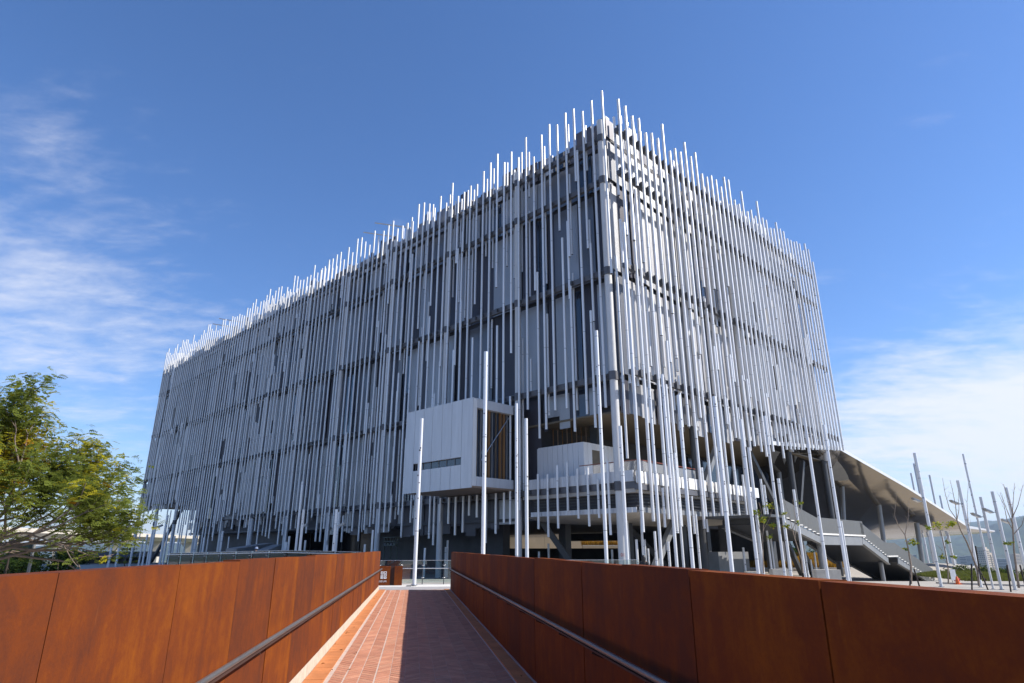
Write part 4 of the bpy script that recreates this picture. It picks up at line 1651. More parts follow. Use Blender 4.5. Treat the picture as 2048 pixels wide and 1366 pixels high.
def grass_strip(name, p0, p1, depth, h, n, m, rng, blade=0.03):
    """upright blades over a strip from p0 to p1"""
    p0 = np.array(p0); p1 = np.array(p1)
    f = rng.random(n)
    c = p0 + (p1 - p0) * f[:, None]
    d = np.array((-(p1 - p0)[1], (p1 - p0)[0], 0)); d /= np.linalg.norm(d)
    c = c + d * (rng.random(n) * depth)[:, None]
    hh = h * rng.uniform(0.5, 1.1, n)
    lean = rng.normal(0, 0.25, (n, 2)) * hh[:, None]
    a = rng.uniform(0, pi, n)
    w = np.stack([np.cos(a), np.sin(a), np.zeros(n)], 1) * blade
    tip = c + np.stack([lean[:, 0], lean[:, 1], hh], 1)
    v = np.stack([c - w, c + w, tip + w * 0.25, tip - w * 0.25], 1).reshape(-1, 3)
    fq = np.arange(n * 4).reshape(n, 4)
    return link(name, big_mesh(name, v, fq, M[m]), kind='stuff')


# beige terraces with golden grass beyond the open ground floor
def terrace_wall(px0, px1, py_top, Y0, Y1, label, z_b=-3.0, th=1.2):
    a, b = at(px0, py_top, Y0), at(px1, py_top, Y1)
    root = thing('terrace_wall', label, 'retaining wall', ((a[0] + b[0]) / 2, (a[1] + b[1]) / 2, z_b), group='beige planted terrace walls')
    o = ((a[0] + b[0]) / 2, (a[1] + b[1]) / 2, z_b)
    n = max(2, int(math.dist(a, b) / 3.2))
    for i in range(n):
        f0, f1 = i / n, (i + 1) / n
        p = [a[q] + (b[q] - a[q]) * f0 for q in range(3)]; q_ = [a[q] + (b[q] - a[q]) * f1 for q in range(3)]
        mb = MB()
        g = 0.012
        mb.obox((p[0] - o[0] + g, p[1] - o[1], 0), (q_[0] - p[0] - 2 * g, q_[1] - p[1], 0), (0, th, 0), (0, 0, p[2] - z_b))
        mb.build('concrete_panel', M['beige'], root)
    cp = MB()
    cp.obox((a[0] - o[0], a[1] - o[1] - 0.08, a[2] - z_b), (b[0] - a[0], b[1] - a[1], b[2] - a[2]), (0, th + 0.1, 0), (0, 0, 0.15))
    cp.build('coping', M['stone'], root)
    return a, b


RG = np.random.default_rng(31)
a, b = terrace_wall(975, 1165, 1066, 122, 122, 'beige concrete terrace wall seen through the open floor beneath the corner terrace')
grass_strip('golden_grass', (a[0], a[1] + 0.4, a[2]), (b[0], b[1] + 0.4, b[2]), 1.5, 1.0, 2500, 'golden', RG, 0.06)
a, b = terrace_wall(1165, 1300, 1092, 116, 116, 'lower beige terrace wall right of the dark square column under the terrace')
grass_strip('golden_grass', (a[0], a[1] + 0.4, a[2]), (b[0], b[1] + 0.4, b[2]), 1.5, 1.2, 1800, 'golden', RG, 0.06)
a, b = terrace_wall(1440, 1545, 1098, 92, 92, 'beige terrace wall behind the dark columns left of the saplings')
a, b = terrace_wall(1480, 1700, 1138, 84, 84, 'low beige terrace wall below the golden grass near the stairs', -3.6)
for k in range(3):
    yb = 84.6 + k * 4
    aa, bb = at(1505, 1137 - k * 9, yb), at(1690, 1137 - k * 9, yb)
    grass_strip('golden_grass', (aa[0], aa[1], aa[2] - 0.2), (bb[0], bb[1], bb[2] - 0.2), 4.0, 1.1, 6000, 'golden', RG, 0.05)
# field of pale grass on the right
aa, bb = at(1935, 1164, 64), at(2150, 1166, 62)
grass_strip('field_grass', (aa[0], aa[1], gz(aa[0], aa[1])), (bb[0], bb[1], gz(bb[0], bb[1])), 22, 0.35, 20000, 'g6', RG, 0.03)


# stone planters beside the small trees
for (px, py, Y, w, lab) in ((1652, 1139, 47, 1.7, 'pale stone block at the foot of the pole pair'), (1560, 1138, 50, 1.4, 'pale stone block among the poles left of the stairs'),
                            (1505, 1143, 52, 1.1, 'small pale stone block near the leafy sapling')):
    x, y, z = at(px, py, Y)
    zb = gz(x, y)
    mb = MB(); mb.box(-w / 2, w / 2, -0.35, 0.35, 0, z - zb)
    o = mb.build('stone_block', M['stone'], None, (x, y, zb))
    tag(o, lab, 'stone block', 'pale stone blocks by the poles')


# ---- young trees with stakes
def sapling(px, py_base, Y, branches, leaves, label, stakes=(), seed=1, trunk_wrap=True, r=0.06):
    """branches: lists of photograph points, first one at the trunk foot"""
    rng = np.random.default_rng(seed)
    x0, y0, z0 = at(px, py_base, Y)
    root = thing('young_tree', label, 'young tree', (x0, y0, z0), group='young trees with few leaves')
    mb = MB(); tips = []
    for bi, br in enumerate(branches):
        pts = []
        for i, (bx_, by_) in enumerate(br):
            dy = 0 if bi == 0 else (i / max(1, len(br) - 1)) * rng.uniform(-0.5, 0.5)
            p = at(bx_, by_, Y + dy)
            pts.append((p[0] - x0, p[1] - y0, p[2] - z0))
        rr = r if bi == 0 else r * 0.42
        mb.tube(pts, rr, 7, 0, True, True, rr * (0.5 if bi == 0 else 0.3))
        tips.append(pts[-1])
        # side twigs
        if bi:
            for q in range(3):
                f = rng.uniform(0.35, 0.95)
                i = min(int(f * (len(pts) - 1)), len(pts) - 2)
                p = np.array(pts[i]) + (np.array(pts[i + 1]) - np.array(pts[i])) * (f * (len(pts) - 1) - i)
                e = p + np.array((rng.uniform(-.25, .25), rng.uniform(-.25, .25), rng.uniform(0.15, 0.5)))
                mb.tube([p, (p + e) / 2 + rng.normal(0, .03, 3), e], 0.011, 4, 0, False, True, 0.005)
    mb.build('trunk', M['bark_w'], root)
    if leaves:
        C = []
        for (lx, ly, rad) in leaves:
            p = at(lx, ly, Y)
            for q in range(int(26 * rad / 0.3)):
                d = rng.normal(0, rad * 0.45, 3)
                C.append((p[0] - x0 + d[0], p[1] - y0 + d[1], p[2] - z0 + d[2] * 0.6))
        v, f, N = leaf_cloud(np.array(C), None, 3, 0.085, 0.05, rng, None, elong=2.0)
        link('crown', big_mesh('crown', v, f, [M['g5'], M['g2'], M['g1']], rng.integers(0, 3, N)), root)
    for k, ((sx0, sy0), (sx1, sy1)) in enumerate(stakes):
        a, b = at(sx0, sy0, Y - 0.2), at(sx1, sy1, Y - 0.2 + 0.3 * (k % 2))
        st = MB(); st.tube([(a[0] - x0, a[1] - y0, a[2] - z0 - 0.3), (b[0] - x0, b[1] - y0, b[2] - z0)], 0.05, 7)
        st.build('stake', M['stake'], root)
    return root


sapling(1527, 1146, 46, [[(1527, 1146), (1526, 1110), (1525, 1075), (1528, 1045)], [(1525, 1075), (1515, 1045), (1508, 1020)], [(1527, 1060), (1540, 1035), (1548, 1010)], [(1528, 1048), (1522, 1025), (1519, 1005)]],
        [(1526, 1040, 0.42), (1537, 1012, 0.38), (1512, 1025, 0.28), (1546, 1052, 0.25), (1540, 1075, 0.2)], 'leafy young tree among white poles, left of the staircase', seed=3, r=0.045)
sapling(1606, 1146, 46, [[(1606, 1146), (1603, 1120), (1592, 1085), (1585, 1060)], [(1585, 1060), (1578, 1030), (1570, 1005)], [(1590, 1078), (1592, 1045), (1585, 1000)], [(1585, 1060), (1597, 1030), (1604, 1002)]],
        [(1572, 1052, 0.22), (1601, 1006, 0.2), (1568, 1028, 0.18), (1596, 1045, 0.12)], 'thin sparse young tree before the upper stair flight', seed=4, r=0.05)
sapling(1822, 1168, 45, [[(1822, 1168), (1822, 1130), (1816, 1095), (1810, 1070)], [(1810, 1070), (1796, 1050), (1789, 1030), (1793, 991)], [(1810, 1070), (1816, 1040), (1818, 1000)], [(1814, 1085), (1826, 1076), (1833, 1085)]],
        [(1826, 1086, 0.36), (1812, 1098, 0.12)], 'young tree forking before the lower stair flight, trunk braced by stakes', (((1838, 1166), (1828, 1138)), ((1818, 1166), (1821, 1140))), seed=5, r=0.075)
sapling(1897, 1168, 46, [[(1897, 1168), (1896, 1135), (1890, 1100), (1881, 1060)], [(1890, 1100), (1893, 1080), (1899, 1060)], [(1896, 1130), (1886, 1115), (1884, 1098)]],
        [(1878, 1050, 0.42), (1903, 1048, 0.36), (1884, 1114, 0.22), (1908, 1114, 0.16), (1856, 1056, 0.2), (1894, 1084, 0.12)], 'young tree with bright leaf tufts under the canopy tip', seed=6, r=0.05)
sapling(1958, 1172, 45, [[(1958, 1172), (1955, 1140), (1944, 1110), (1934, 1085), (1921, 1060), (1914, 1040)], [(1914, 1040), (1899, 1018), (1890, 985), (1885, 956)], [(1914, 1040), (1911, 1010), (1905, 980), (1900, 960)], [(1945, 1112), (1944, 1080), (1936, 1045), (1934, 1005), (1937, 966)], [(1914, 1040), (1918, 1020), (1917, 980)]],
        [(1905, 1049, 0.3)], 'tall bare forked young tree with a dark crossing stake', (((1942, 1170), (1943, 1128)), ((1974, 1170), (1965, 1152)), ((1960, 1150), (1951, 1092)), ((1962, 1140), (1953, 1131))), seed=7, r=0.07)
sapling(2038, 1176, 44, [[(2038, 1176), (2033, 1140), (2028, 1100), (2026, 1060), (2024, 1040)], [(2024, 1040), (2026, 1010), (2029, 966)], [(2026, 1060), (2014, 1040), (2008, 1010), (1998, 990)], [(2024, 1045), (2012, 1015), (2000, 985)], [(2026, 1070), (2044, 1050), (2055, 1010)], [(2025, 1035), (2036, 1010), (2046, 970)], [(2026, 1030), (2018, 1000), (2007, 968)]],
        [(2020, 1085, 0.14), (2011, 1087, 0.1)], 'bushy bare young tree at the right edge, held by dark stakes', (((2020, 1176), (2014, 1130)), ((2052, 1176), (2040, 1130))), seed=8, r=0.075)


# ================================================================== railings
def glass_railing(pts, label, h=1.10, mid=0.74, step=1.0, top_steel=True, group='glass railings on the plaza'):
    root = thing('glass_railing', label, 'railing', pts[0], group=group)
    o = pts[0]
    for a, b in zip(pts[:-1], pts[1:]):
        d = np.array(b) - np.array(a)
        n = max(1, round(np.linalg.norm(d[:2]) / step))
        dirv = d / n
        nrm = np.array((-d[1], d[0], 0)); nrm /= np.linalg.norm(nrm)
        for i in range(n + 1):
            p = np.array(a) + dirv * i - np.array(o)
            m1 = MB(); m1.box(p[0] - .018, p[0] + .018, p[1] - .03, p[1] + .03, p[2], p[2] + h * 0.92)
            po = m1.build('post', M['gray_d'], root)
            m2 = MB()
            for zz in (h * 0.28, h * 0.80):
                m2.lathe([(0.001, zz - .02), (0.075, zz - .014), (0.085, zz), (0.075, zz + .014), (0.001, zz + .02)], 10, 0, (p[0], p[1], p[2]))
            m2.build('clamp', M['steel'], po)
        for i in range(n):
            p = np.array(a) + dirv * i - np.array(o) + nrm * 0.06
            q = p + dirv
            g = dirv * 0.012
            m1 = MB()
            m1.obox(tuple(p + g + np.array((0, 0, 0.08))), tuple(dirv - 2 * g), tuple(nrm * 0.012), (0, 0, h - 0.08))
            m1.build('glass_pane', M['glass'], root)
        p, q = np.array(a) - np.array(o), np.array(b) - np.array(o)
        m1 = MB(); m1.tube([tuple(p - nrm * 0.06 + np.array((0, 0, mid))), tuple(q - nrm * 0.06 + np.array((0, 0, mid)))], 0.022, 8)
        m1.build('handrail', M['steel'], root)
        if top_steel:
            m1 = MB(); m1.tube([tuple(p + nrm * 0.06 + np.array((0, 0, h + .008))), tuple(q + nrm * 0.06 + np.array((0, 0, h + .008)))], 0.010, 6)
            m1.build('cap_strip', M['steel'], root)
    return root


glass_railing([wk(33.0, -2.6, 0.012), wk(33.0, 2.6, 0.012)], 'glass railing with disc clamps closing the end of the brick walkway')
glass_railing([wk(33.0, 4.0, 0.012), (*wk(33.0, 11.6)[:2], 0.012)], 'glass railing whose top shows over the right parapet', step=1.25)
p0 = at(336, 1108, 46); p1 = at(570, 1113, 36); p2 = at(720, 1116, 33.5)
glass_railing([(p0[0], p0[1], 0.25), (p1[0], p1[1], 0.45), (p2[0], p2[1], 0.38)], 'glass railing with steel rail running behind the left parapet', h=1.12, mid=1.02, step=1.8)
x = at(336, 1108, 46)
base_ = MB()
base_.obox((p0[0], p0[1], -1.0), (p1[0] - p0[0], p1[1] - p0[1], 0), (0.2, 0.3, 0), (0, 0, 1.25))
base_.build('plinth', M['stone'], kind='structure')
base_ = MB()
base_.obox((p1[0], p1[1], -1.0), (p2[0] - p1[0], p2[1] - p1[1], 0), (0.2, 0.3, 0), (0, 0, 1.38))
base_.build('plinth', M['stone'], kind='structure')

# sloping ramp walls behind the left railing
pv2 = MB(); pv2.box(-14, 7.5, 34.2, 49.2, -1.3, -0.45); pv2.build('pavement', M['paving'], kind='structure')
rw = thing('ramp_wall', 'pair of grey sloping ramp walls before the dark glazed core', 'ramp wall', at(480, 1110, 62))
o = at(480, 1110, 62)
for (xa, ya, xb, yb, Ya, Yb) in ((452, 1097, 528, 1086, 62, 70), (515, 1100, 545, 1089, 60, 70)):
    a, b = at(xa, ya, Ya), at(xb, yb, Yb)
    mb = MB()
    zb = -1.0
    vs = []
    for dx in (0, 0.9):
        vs += [(a[0] - o[0] + dx, a[1] - o[1] + dx * 0.3, zb - o[2]), (b[0] - o[0] + dx, b[1] - o[1] + dx * 0.3, zb - o[2]), (b[0] - o[0] + dx, b[1] - o[1] + dx * 0.3, b[2] - o[2]), (a[0] - o[0] + dx, a[1] - o[1] + dx * 0.3, a[2] - o[2])]
    mb.add(vs, [(0, 1, 2, 3), (7, 6, 5, 4), (3, 2, 6, 7), (0, 3, 7, 4), (1, 5, 6, 2), (0, 4, 5, 1)])
    mb.build('sloping_wall', M['gray'], rw)

# ================================================================== corten sign box at the walkway end
so = wk(32.35, -2.4, 0.012)
sg = thing('corten_sign', 'low rusted steel sign box with white emblem at the walkway end', 'sign', so, -AW)
# local x = across (v), y = along (u)
m1 = MB(); m1.box(-1.2, 1.38, 0, 0.30, 0, 0.86)
m1.build('sign_plate', M['corten'], sg)
m1 = MB(); m1.box(1.58, 1.95, 0.0, 0.30, 0, 0.86); m1.build('sign_plate', M['corten'], sg)
m1 = MB(); m1.box(1.38, 1.58, 0.12, 0.28, 0, 0.84); m1.build('recess', M['corten_dark'], sg)
em = MB()
# emblem: two stacks of ruled blocks, read as a white character
X0, Z0_ = 0.945, 0.30


def cell(x, z, w, h, s=0.02):
    em.box(x, x + w, -0.008, -0.001, z, z + s); em.box(x, x + w, -0.008, -0.001, z + h - s, z + h)
    em.box(x, x + s, -0.0085, -0.001, z, z + h); em.box(x + w - s, x + w, -0.0085, -0.001, z, z + h)


cell(X0, Z0_ + 0.19, 0.115, 0.13); em.box(X0, X0 + 0.115, -0.008, -0.001, Z0_ + 0.245, Z0_ + 0.262)
cell(X0, Z0_, 0.115, 0.15); em.box(X0 + .04, X0 + .075, -0.008, -0.001, Z0_ + 0.03, Z0_ + 0.11)
cell(X0 + 0.145, Z0_ + 0.23, 0.125, 0.09); cell(X0 + 0.145, Z0_ + 0.12, 0.125, 0.085); cell(X0 + 0.145, Z0_, 0.125, 0.095, 0.03)
em.build('emblem', M['white_paint'], sg)


def text(s, size, loc_, parent, m, name='lettering', rot=(pi / 2, 0, 0), align='LEFT', spacing=1.0):
    c = bpy.data.curves.new(name, 'FONT')
    c.body = s; c.size = size; c.align_x = align; c.extrude = 0.002; c.space_character = spacing
    c.materials.append(m)
    tmp = bpy.data.objects.new('tmp', c); COL.objects.link(tmp)
    bpy.context.view_layer.update()
    me = bpy.data.meshes.new_from_object(tmp.evaluated_get(bpy.context.evaluated_depsgraph_get()))
    bpy.data.objects.remove(tmp)
    me.materials.clear(); me.materials.append(m)
    o = bpy.data.objects.new(name, me); COL.objects.link(o)
    o.parent = parent; o.location = loc_; o.rotation_euler = rot
    return o


text('MUSEUM', 0.11, (1.225, -0.004, 0.145), sg, M['white_paint'], align='RIGHT', spacing=1.25)


# red number painted on the corner column
nx_, ny_ = to_bl(0, 0)
nl_ = hypot(nx_, ny_)
M['red_paint'] = mat('red_paint', (0.50, 0.10, 0.06), 0.6)
c0_ = [o for o in mus.children if o.name == 'column'][0]
text('01', 0.34, (nx_ / nl_ * 0.36, ny_ / nl_ * 0.36, 1.12), c0_, M['red_paint'], 'painted_number', (pi / 2, 0, atan2(ny_, nx_) + pi / 2), 'CENTER')

# dark green shelf frame on the ground floor, left of the walkway end pole
gx, gy, gz_ = at(782, 1092, 66)
gs, gt = to_bl(gx, gy)
M['green_frame'] = mat('dark_green_frame', (0.05, 0.06, 0.045), 0.6, 0, 0.3, 2.0)
fr_ = link('shelf_frame', None, mus, (gs, gt, gz_))
for q in range(5):
    pbox('upright', 'green_frame', -0.06, 0.06, -1.1 + q * 0.55, -1.04 + q * 0.55, -2.2 if q % 2 == 0 else 0, 0.85, fr_)
for zz in (0.0, 0.40, 0.80):
    pbox('shelf', 'green_frame', -0.3, 0.3, -1.1, 1.16, zz, zz + 0.07, fr_)
for q in range(4):
    pbox('crate', 'void' if q % 2 else 'green_frame', -0.2, 0.2, -0.98 + q * 0.55, -0.60 + q * 0.55, 0.071, 0.30, fr_)

# dry leaves blown along the kerb
lr = np.random.default_rng(8)
lv = []
for q in range(46):
    u_ = lr.uniform(4.5, 27); v_ = (-1.33 + abs(lr.normal(0, 0.35))) if q < 30 else (1.6 - abs(lr.normal(0, 0.3)))
    c_ = np.array(wk(u_, v_, 0.006)); a_ = lr.uniform(0, 2 * pi); s_ = lr.uniform(0.018, 0.04)
    e1 = np.array((cos(a_), sin(a_), 0.0)) * s_; e2 = np.array((-sin(a_), cos(a_), 0.0)) * s_ * 0.5
    lv += [c_ - e1, c_ - e2 + (0, 0, 0.012), c_ + e1 + (0, 0, 0.004), c_ + e2 + (0, 0, 0.014)]
M['dry_leaf'] = leaf_mat('dry_leaf', (0.20, 0.10, 0.035))
link('fallen_leaves', big_mesh('fallen_leaves', np.array(lv), np.arange(len(lv)).reshape(-1, 4), M['dry_leaf']), kind='stuff')


# ================================================================== people
def person(x, y, z, h, label, shirt, trousers, hat=None, face=0.0, long_hair=False, skirt=False):
    root = thing('person', label, 'person', (x, y, z), face)
    k = h / 1.70
    me = bpy.data.meshes.new('body')
    V = {'pel': (0, 0, .93, .135), 'wst': (0, 0, 1.08, .125), 'chs': (0, .0, 1.28, .15), 'nk0': (0, 0, 1.43, .07), 'nk1': (0, -.005, 1.50, .055), 'hd': (0, -.012, 1.60, .098),
         'shl': (.17, 0, 1.38, .062), 'ell': (.235, .02, 1.12, .044), 'wrl': (.225, -.06, .88, .03), 'hal': (.22, -.08, .80, .033),
         'shr': (-.17, 0, 1.38, .062), 'elr': (-.235, .02, 1.12, .044), 'wrr': (-.225, -.06, .88, .03), 'har': (-.22, -.08, .80, .033),
         'hil': (.09, 0, .86, .095), 'knl': (.095, -.02, .48, .06), 'anl': (.095, .01, .09, .042), 'tol': (.10, -.14, .035, .034),
         'hir': (-.09, 0, .86, .095), 'knr': (-.095, .02, .48, .06), 'anr': (-.095, .05, .09, .042), 'tor': (-.10, -.10, .035, .034)}
    E_ = [('pel', 'wst'), ('wst', 'chs'), ('chs', 'nk0'), ('nk0', 'nk1'), ('nk1', 'hd'), ('chs', 'shl'), ('shl', 'ell'), ('ell', 'wrl'), ('wrl', 'hal'),
          ('chs', 'shr'), ('shr', 'elr'), ('elr', 'wrr'), ('wrr', 'har'), ('pel', 'hil'), ('hil', 'knl'), ('knl', 'anl'), ('anl', 'tol'), ('pel', 'hir'), ('hir', 'knr'), ('knr', 'anr'), ('anr', 'tor')]
    names = list(V)
    me.from_pydata([tuple(c * k for c in V[n][:3]) for n in names], [(names.index(a), names.index(b)) for a, b in E_], [])
    o = link('body', me, root)
    sk = o.modifiers.new('skin', 'SKIN')
    for i, n in enumerate(names):
        me.skin_vertices[0].data[i].radius = (V[n][3] * k, V[n][3] * k)
        me.skin_vertices[0].data[i].use_root = (n == 'pel')
    sk.use_smooth_shade = True
    o.modifiers.new('sub', 'SUBSURF').levels = 1
    o.modifiers['sub'].render_levels = 2
    me.materials.append(M['skin'])
    # clothes follow the body
    c = MB(); c.lathe([(.155 * k, .86 * k), (.165 * k, .95 * k), (.152 * k, 1.08 * k), (.178 * k, 1.28 * k), (.165 * k, 1.38 * k), (.085 * k, 1.455 * k)], 16, 0, sx=1.12, sy=0.84)
    for s_ in (-1, 1):
        c.tube([(s_ * .14 * k, 0, 1.385 * k), (s_ * .19 * k, 0, 1.35 * k), (s_ * .225 * k, .012 * k, 1.18 * k)], [.075 * k, .078 * k, .066 * k], 10)
    c.build('shirt', M[shirt], root)
    c = MB()
    for s_, f in ((1, -.01), (-1, .03)):
        c.tube([(s_ * .075 * k, 0, .93 * k), (s_ * .092 * k, f * k * .3, .70 * k), (s_ * .095 * k, f * k, .46 * k), (s_ * .096 * k, (f + .02) * k, .11 * k)], [.118 * k, .105 * k, .082 * k, .07 * k], 12)
    c.build('trousers', M[trousers], root)
    c = MB()
    prof = [(.0, .135), (.06, .125), (.098, .075), (.108, .01), (.104, -.05)]
    c.lathe([(r * k, z_ * k) for r, z_ in prof], 14, 0, (0, .012 * k, 1.615 * k), 1, 1.1)
    if long_hair:
        c.lathe([(.104 * k, -.05 * k), (.112 * k, -.16 * k), (.09 * k, -.24 * k)], 14, 0, (0, .03 * k, 1.615 * k), 1, 0.8)
    c.build('hair', M['hair'], root)
    if hat:
        c = MB()
        c.lathe([(.0, .16 * k), (.07 * k, .15 * k), (.115 * k, .09 * k), (.122 * k, .035 * k)], 14, 0, (0, .0, 1.615 * k), 1, 1.08)
        c.lathe([(.12 * k, .035 * k), (.20 * k, .025 * k), (.12 * k, .03 * k)], 14, 0, (0, -.02 * k, 1.615 * k), 1, 1.05)
        c.build('cap', M[hat], root)
    return root


x, y, z = at(1287, 1112, 33)
person(x, y, 0.012 if False else z - 1.62, 1.62, 'person with dark hair, only the head showing over the dark right parapet', 'blackcloth', 'navy', None, 2.6, True)
x, y, z = at(513, 1094.5, 44)
person(x, y, z - 1.66, 1.62, 'person in red shirt and blue grey cap behind the glass railing', 'red', 'navy', 'cap', 0.6)
x, y, z = at(1911.5, 1150, 62)
person(x, y, z - 1.6, 1.6, 'person in magenta top walking beyond the white board', 'pink', 'navy', None, -1.0)
# raised strip the first two stand on
x, y, z = at(1287, 1112, 33)
st = MB(); st.box(x - 6, x + 10, y - 0.9, y + 0.9, -1.2, z - 1.62); st.build('path', M['paving'], kind='structure')
x, y, z = at(513, 1094.5, 44)
st = MB(); st.box(x - 5, x + 3, y - 1, y + 1.2, -1.2, z - 1.66); st.build('path', M['paving'], kind='structure')

# white notice board, traffic cone, timber bench on the right
x, y, z = at(1904, 1139, 56)
b = thing('notice_board', 'white notice board on two legs by the pole under the canopy tip', 'notice board', (x, y, gz(x, y)))
hz = z - gz(x, y)
m1 = MB(); m1.box(-0.22, 0.22, -0.03, 0.03, hz - 0.85, hz); m1.build('board', M['wsign'], b)
for q in (-0.16, 0.16):
    m1 = MB(); m1.tube([(q, 0, 0), (q, 0, hz - 0.85)], 0.025, 8); m1.build('leg', M['gray'], b)
x, y, z = at(1915, 1163, 53)
b = thing('traffic_cone', 'orange traffic cone near the person in magenta', 'traffic cone', (x, y, gz(x, y)))
hz = max(0.6, z - gz(x, y))
m1 = MB(); m1.lathe([(0.16, 0.04), (0.13, 0.25), (0.07, hz - .05), (0.03, hz), (0, hz)], 14); m1.build('cone', M['orange'], b)
m1 = MB(); m1.box(-0.2, 0.2, -0.2, 0.2, 0, 0.04); m1.build('base', M['orange'], b)
x, y, z = at(1986, 1156, 60)
b = thing('timber_screen', 'dark brown slatted timber screen in the grass at the right', 'screen', (x, y, gz(x, y)))
hz = z - gz(x, y)
for q in range(5):
    m1 = MB(); m1.box(-0.75, 0.75, -0.04, 0.04, 0.12 + q * (hz - 0.1) / 5, 0.12 + q * (hz - 0.1) / 5 + (hz - 0.1) / 5 - 0.04); m1.build('slat', M['wood'], b)
for q in (-0.7, 0.7):
    m1 = MB(); m1.box(q - .05, q + .05, 0.045, 0.14, 0, hz); m1.build('post', M['wood'], b)
# pale kerb along the grass
a, c = at(1880, 1168, 54), at(2150, 1172, 48)
kbm = MB(); kbm.obox((a[0], a[1], gz(a[0], a[1]) - .2), (c[0] - a[0], c[1] - a[1], 0), (0, 0.5, 0), (0, 0, 0.32)); kbm.build('kerb', M['stone'], kind='structure')


# ================================================================== left background
def viaduct():
    a, b = at(125, 1066, 260), at(350, 1073, 359)
    d = np.array(b) - np.array(a); d[2] = 0
    L_ = np.linalg.norm(d); d /= L_
    n = np.array((-d[1], d[0], 0))
    if n[1] > 0:
        n = -n
    root = thing('viaduct', 'pale concrete viaduct on a flared pier behind the tree', 'viaduct', (a[0], a[1], 0))
    zt = a[2]
    for i in range(-4, 8):
        p0_ = d * (i * 40 + 0.15); p1_ = d * ((i + 1) * 40 - 0.15)
        m1 = MB()
        vs = []
        sec = [(-5, zt), (5, zt), (5, zt - 0.5), (2.6, zt - 2.3), (-2.6, zt - 2.3), (-5, zt - 0.5)]
        for p_ in (p0_, p1_):
            vs += [tuple(p_ + n * s_ + np.array((0, 0, z_))) for s_, z_ in sec]
        fs = [(k, (k + 1) % 6, 6 + (k + 1) % 6, 6 + k) for k in range(6)] + [(5, 4, 3, 2, 1, 0), (6, 7, 8, 9, 10, 11)]
        m1.add(vs, fs); m1.build('deck_span', M['concrete'], root)
        for s_ in (-5, 4.75):
            m1 = MB(); q = p0_ + n * s_ + np.array((0, 0, zt + 0.005))
            m1.obox(tuple(q), tuple(p1_ - p0_), tuple(n * 0.25), (0, 0, 1.0)); m1.build('parapet', M['concrete'], root)
        c = p0_
        m1 = MB()
        prof = [(4.6, -2.35), (4.6, -3.2), (2.2, -5.6), (1.5, -7.5), (1.5, -70)]
        vs = []
        for (w, z_) in prof:
            for sx, sy in ((-1, -1), (1, -1), (1, 1), (-1, 1)):
                vs.append(tuple(c + n * w * sx + d * (1.3 * sy) + np.array((0, 0, zt + z_))))
        fs = [(0, 1, 2, 3)]
        for k in range(4):
            for e in range(4):
                fs.append((k * 4 + e, k * 4 + (e + 1) % 4, (k + 1) * 4 + (e + 1) % 4, (k + 1) * 4 + e))
        m1.add(vs, fs); m1.build('pier', M['concrete'], root)


viaduct()
x, y, z = at(210, 1104, 130)
b = thing('flat_roof_shelter', 'low shelter with flat slate blue roof left of the building', 'shelter', (x, y, z - 4.5))
m1 = MB(); m1.box(-7, 9, -4, 4, 3.6, 4.5); m1.build('roof', M['roof_blue'], b)
m1 = MB(); m1.box(-7.2, 9.2, -4.2, 4.2, 4.5, 4.62); m1.build('roof_edge', M['gray'], b)
for q in (-6, -2, 2, 6):
    for w in (-3.2, 3.2):
        m1 = MB(); m1.box(q - .15, q + .15, w - .15, w + .15, -1.5, 3.6); m1.build('post', M['gray_d'], b)
m1 = MB(); m1.box(-6.5, 8, 2.8, 3.0, -1, 3.6); m1.build('back_wall', M['void'], b)

# posts with hanging boards
for (x0, y0, x1, y1, Y, r, lab, m) in ((25.5, 1084, 18, 1137, 30, .045, 'dark leaning-looking post left of the hanging green boards', 'stake'), (73, 1072, 63, 1136, 30, .068, 'thick grey square post right of the hanging green boards', 'gray')):
    x, y, z = at(x0, y0, Y)
    b = thing('street_post', lab, 'post', (x, y, -1.0), group='posts carrying the green boards')
    m1 = MB(); m1.tube([(0, 0, 0), (0, 0, z + 1.0)], r, 10); m1.build('shaft', M[m], b)
    m1 = MB(); m1.tube([(0, 0, 0), (0, 0, 0.06)], r * 1.8, 10); m1.build('base_plate', M['gray_d'], b)
a, c = at(25.5, 1086, 30), at(73, 1083, 30)
for i, (xa, xb, lab) in enumerate(((28, 38, 'dark green hanging board nearest the dark post'), (42.5, 52, 'dark green hanging board in the middle of three'), (56, 66, 'dark green hanging board nearest the thick grey post'))):
    p, q = at(xa, 1088, 30), at(xb, 1102, 30)
    b = thing('hanging_board', lab, 'board', ((p[0] + q[0]) / 2, 30, q[2]), group='three dark green boards hung between posts')
    w = (q[0] - p[0]) / 2; h = p[2] - q[2]
    m1 = MB(); m1.box(-w, w, -0.05, 0.05, 0, h); m1.build('board', M['green_sign'], b)
    m1 = MB()
    m1.tube([(-w * 0.7, 0, h), (-w * 0.7, 0, h + 0.06)], 0.01, 5); m1.tube([(w * 0.7, 0, h), (w * 0.7, 0, h + 0.06)], 0.01, 5); m1.build('hook', M['gray_d'], b)
wz = at(30, 1086.6, 30)[2] + 0.02
m1 = MB(); m1.tube([(a[0], 30, wz), (c[0], 30, wz)], 0.012, 6)
tag(m1.build('cable', M['gray_d']), 'thin cable carrying the three green boards', 'cable')


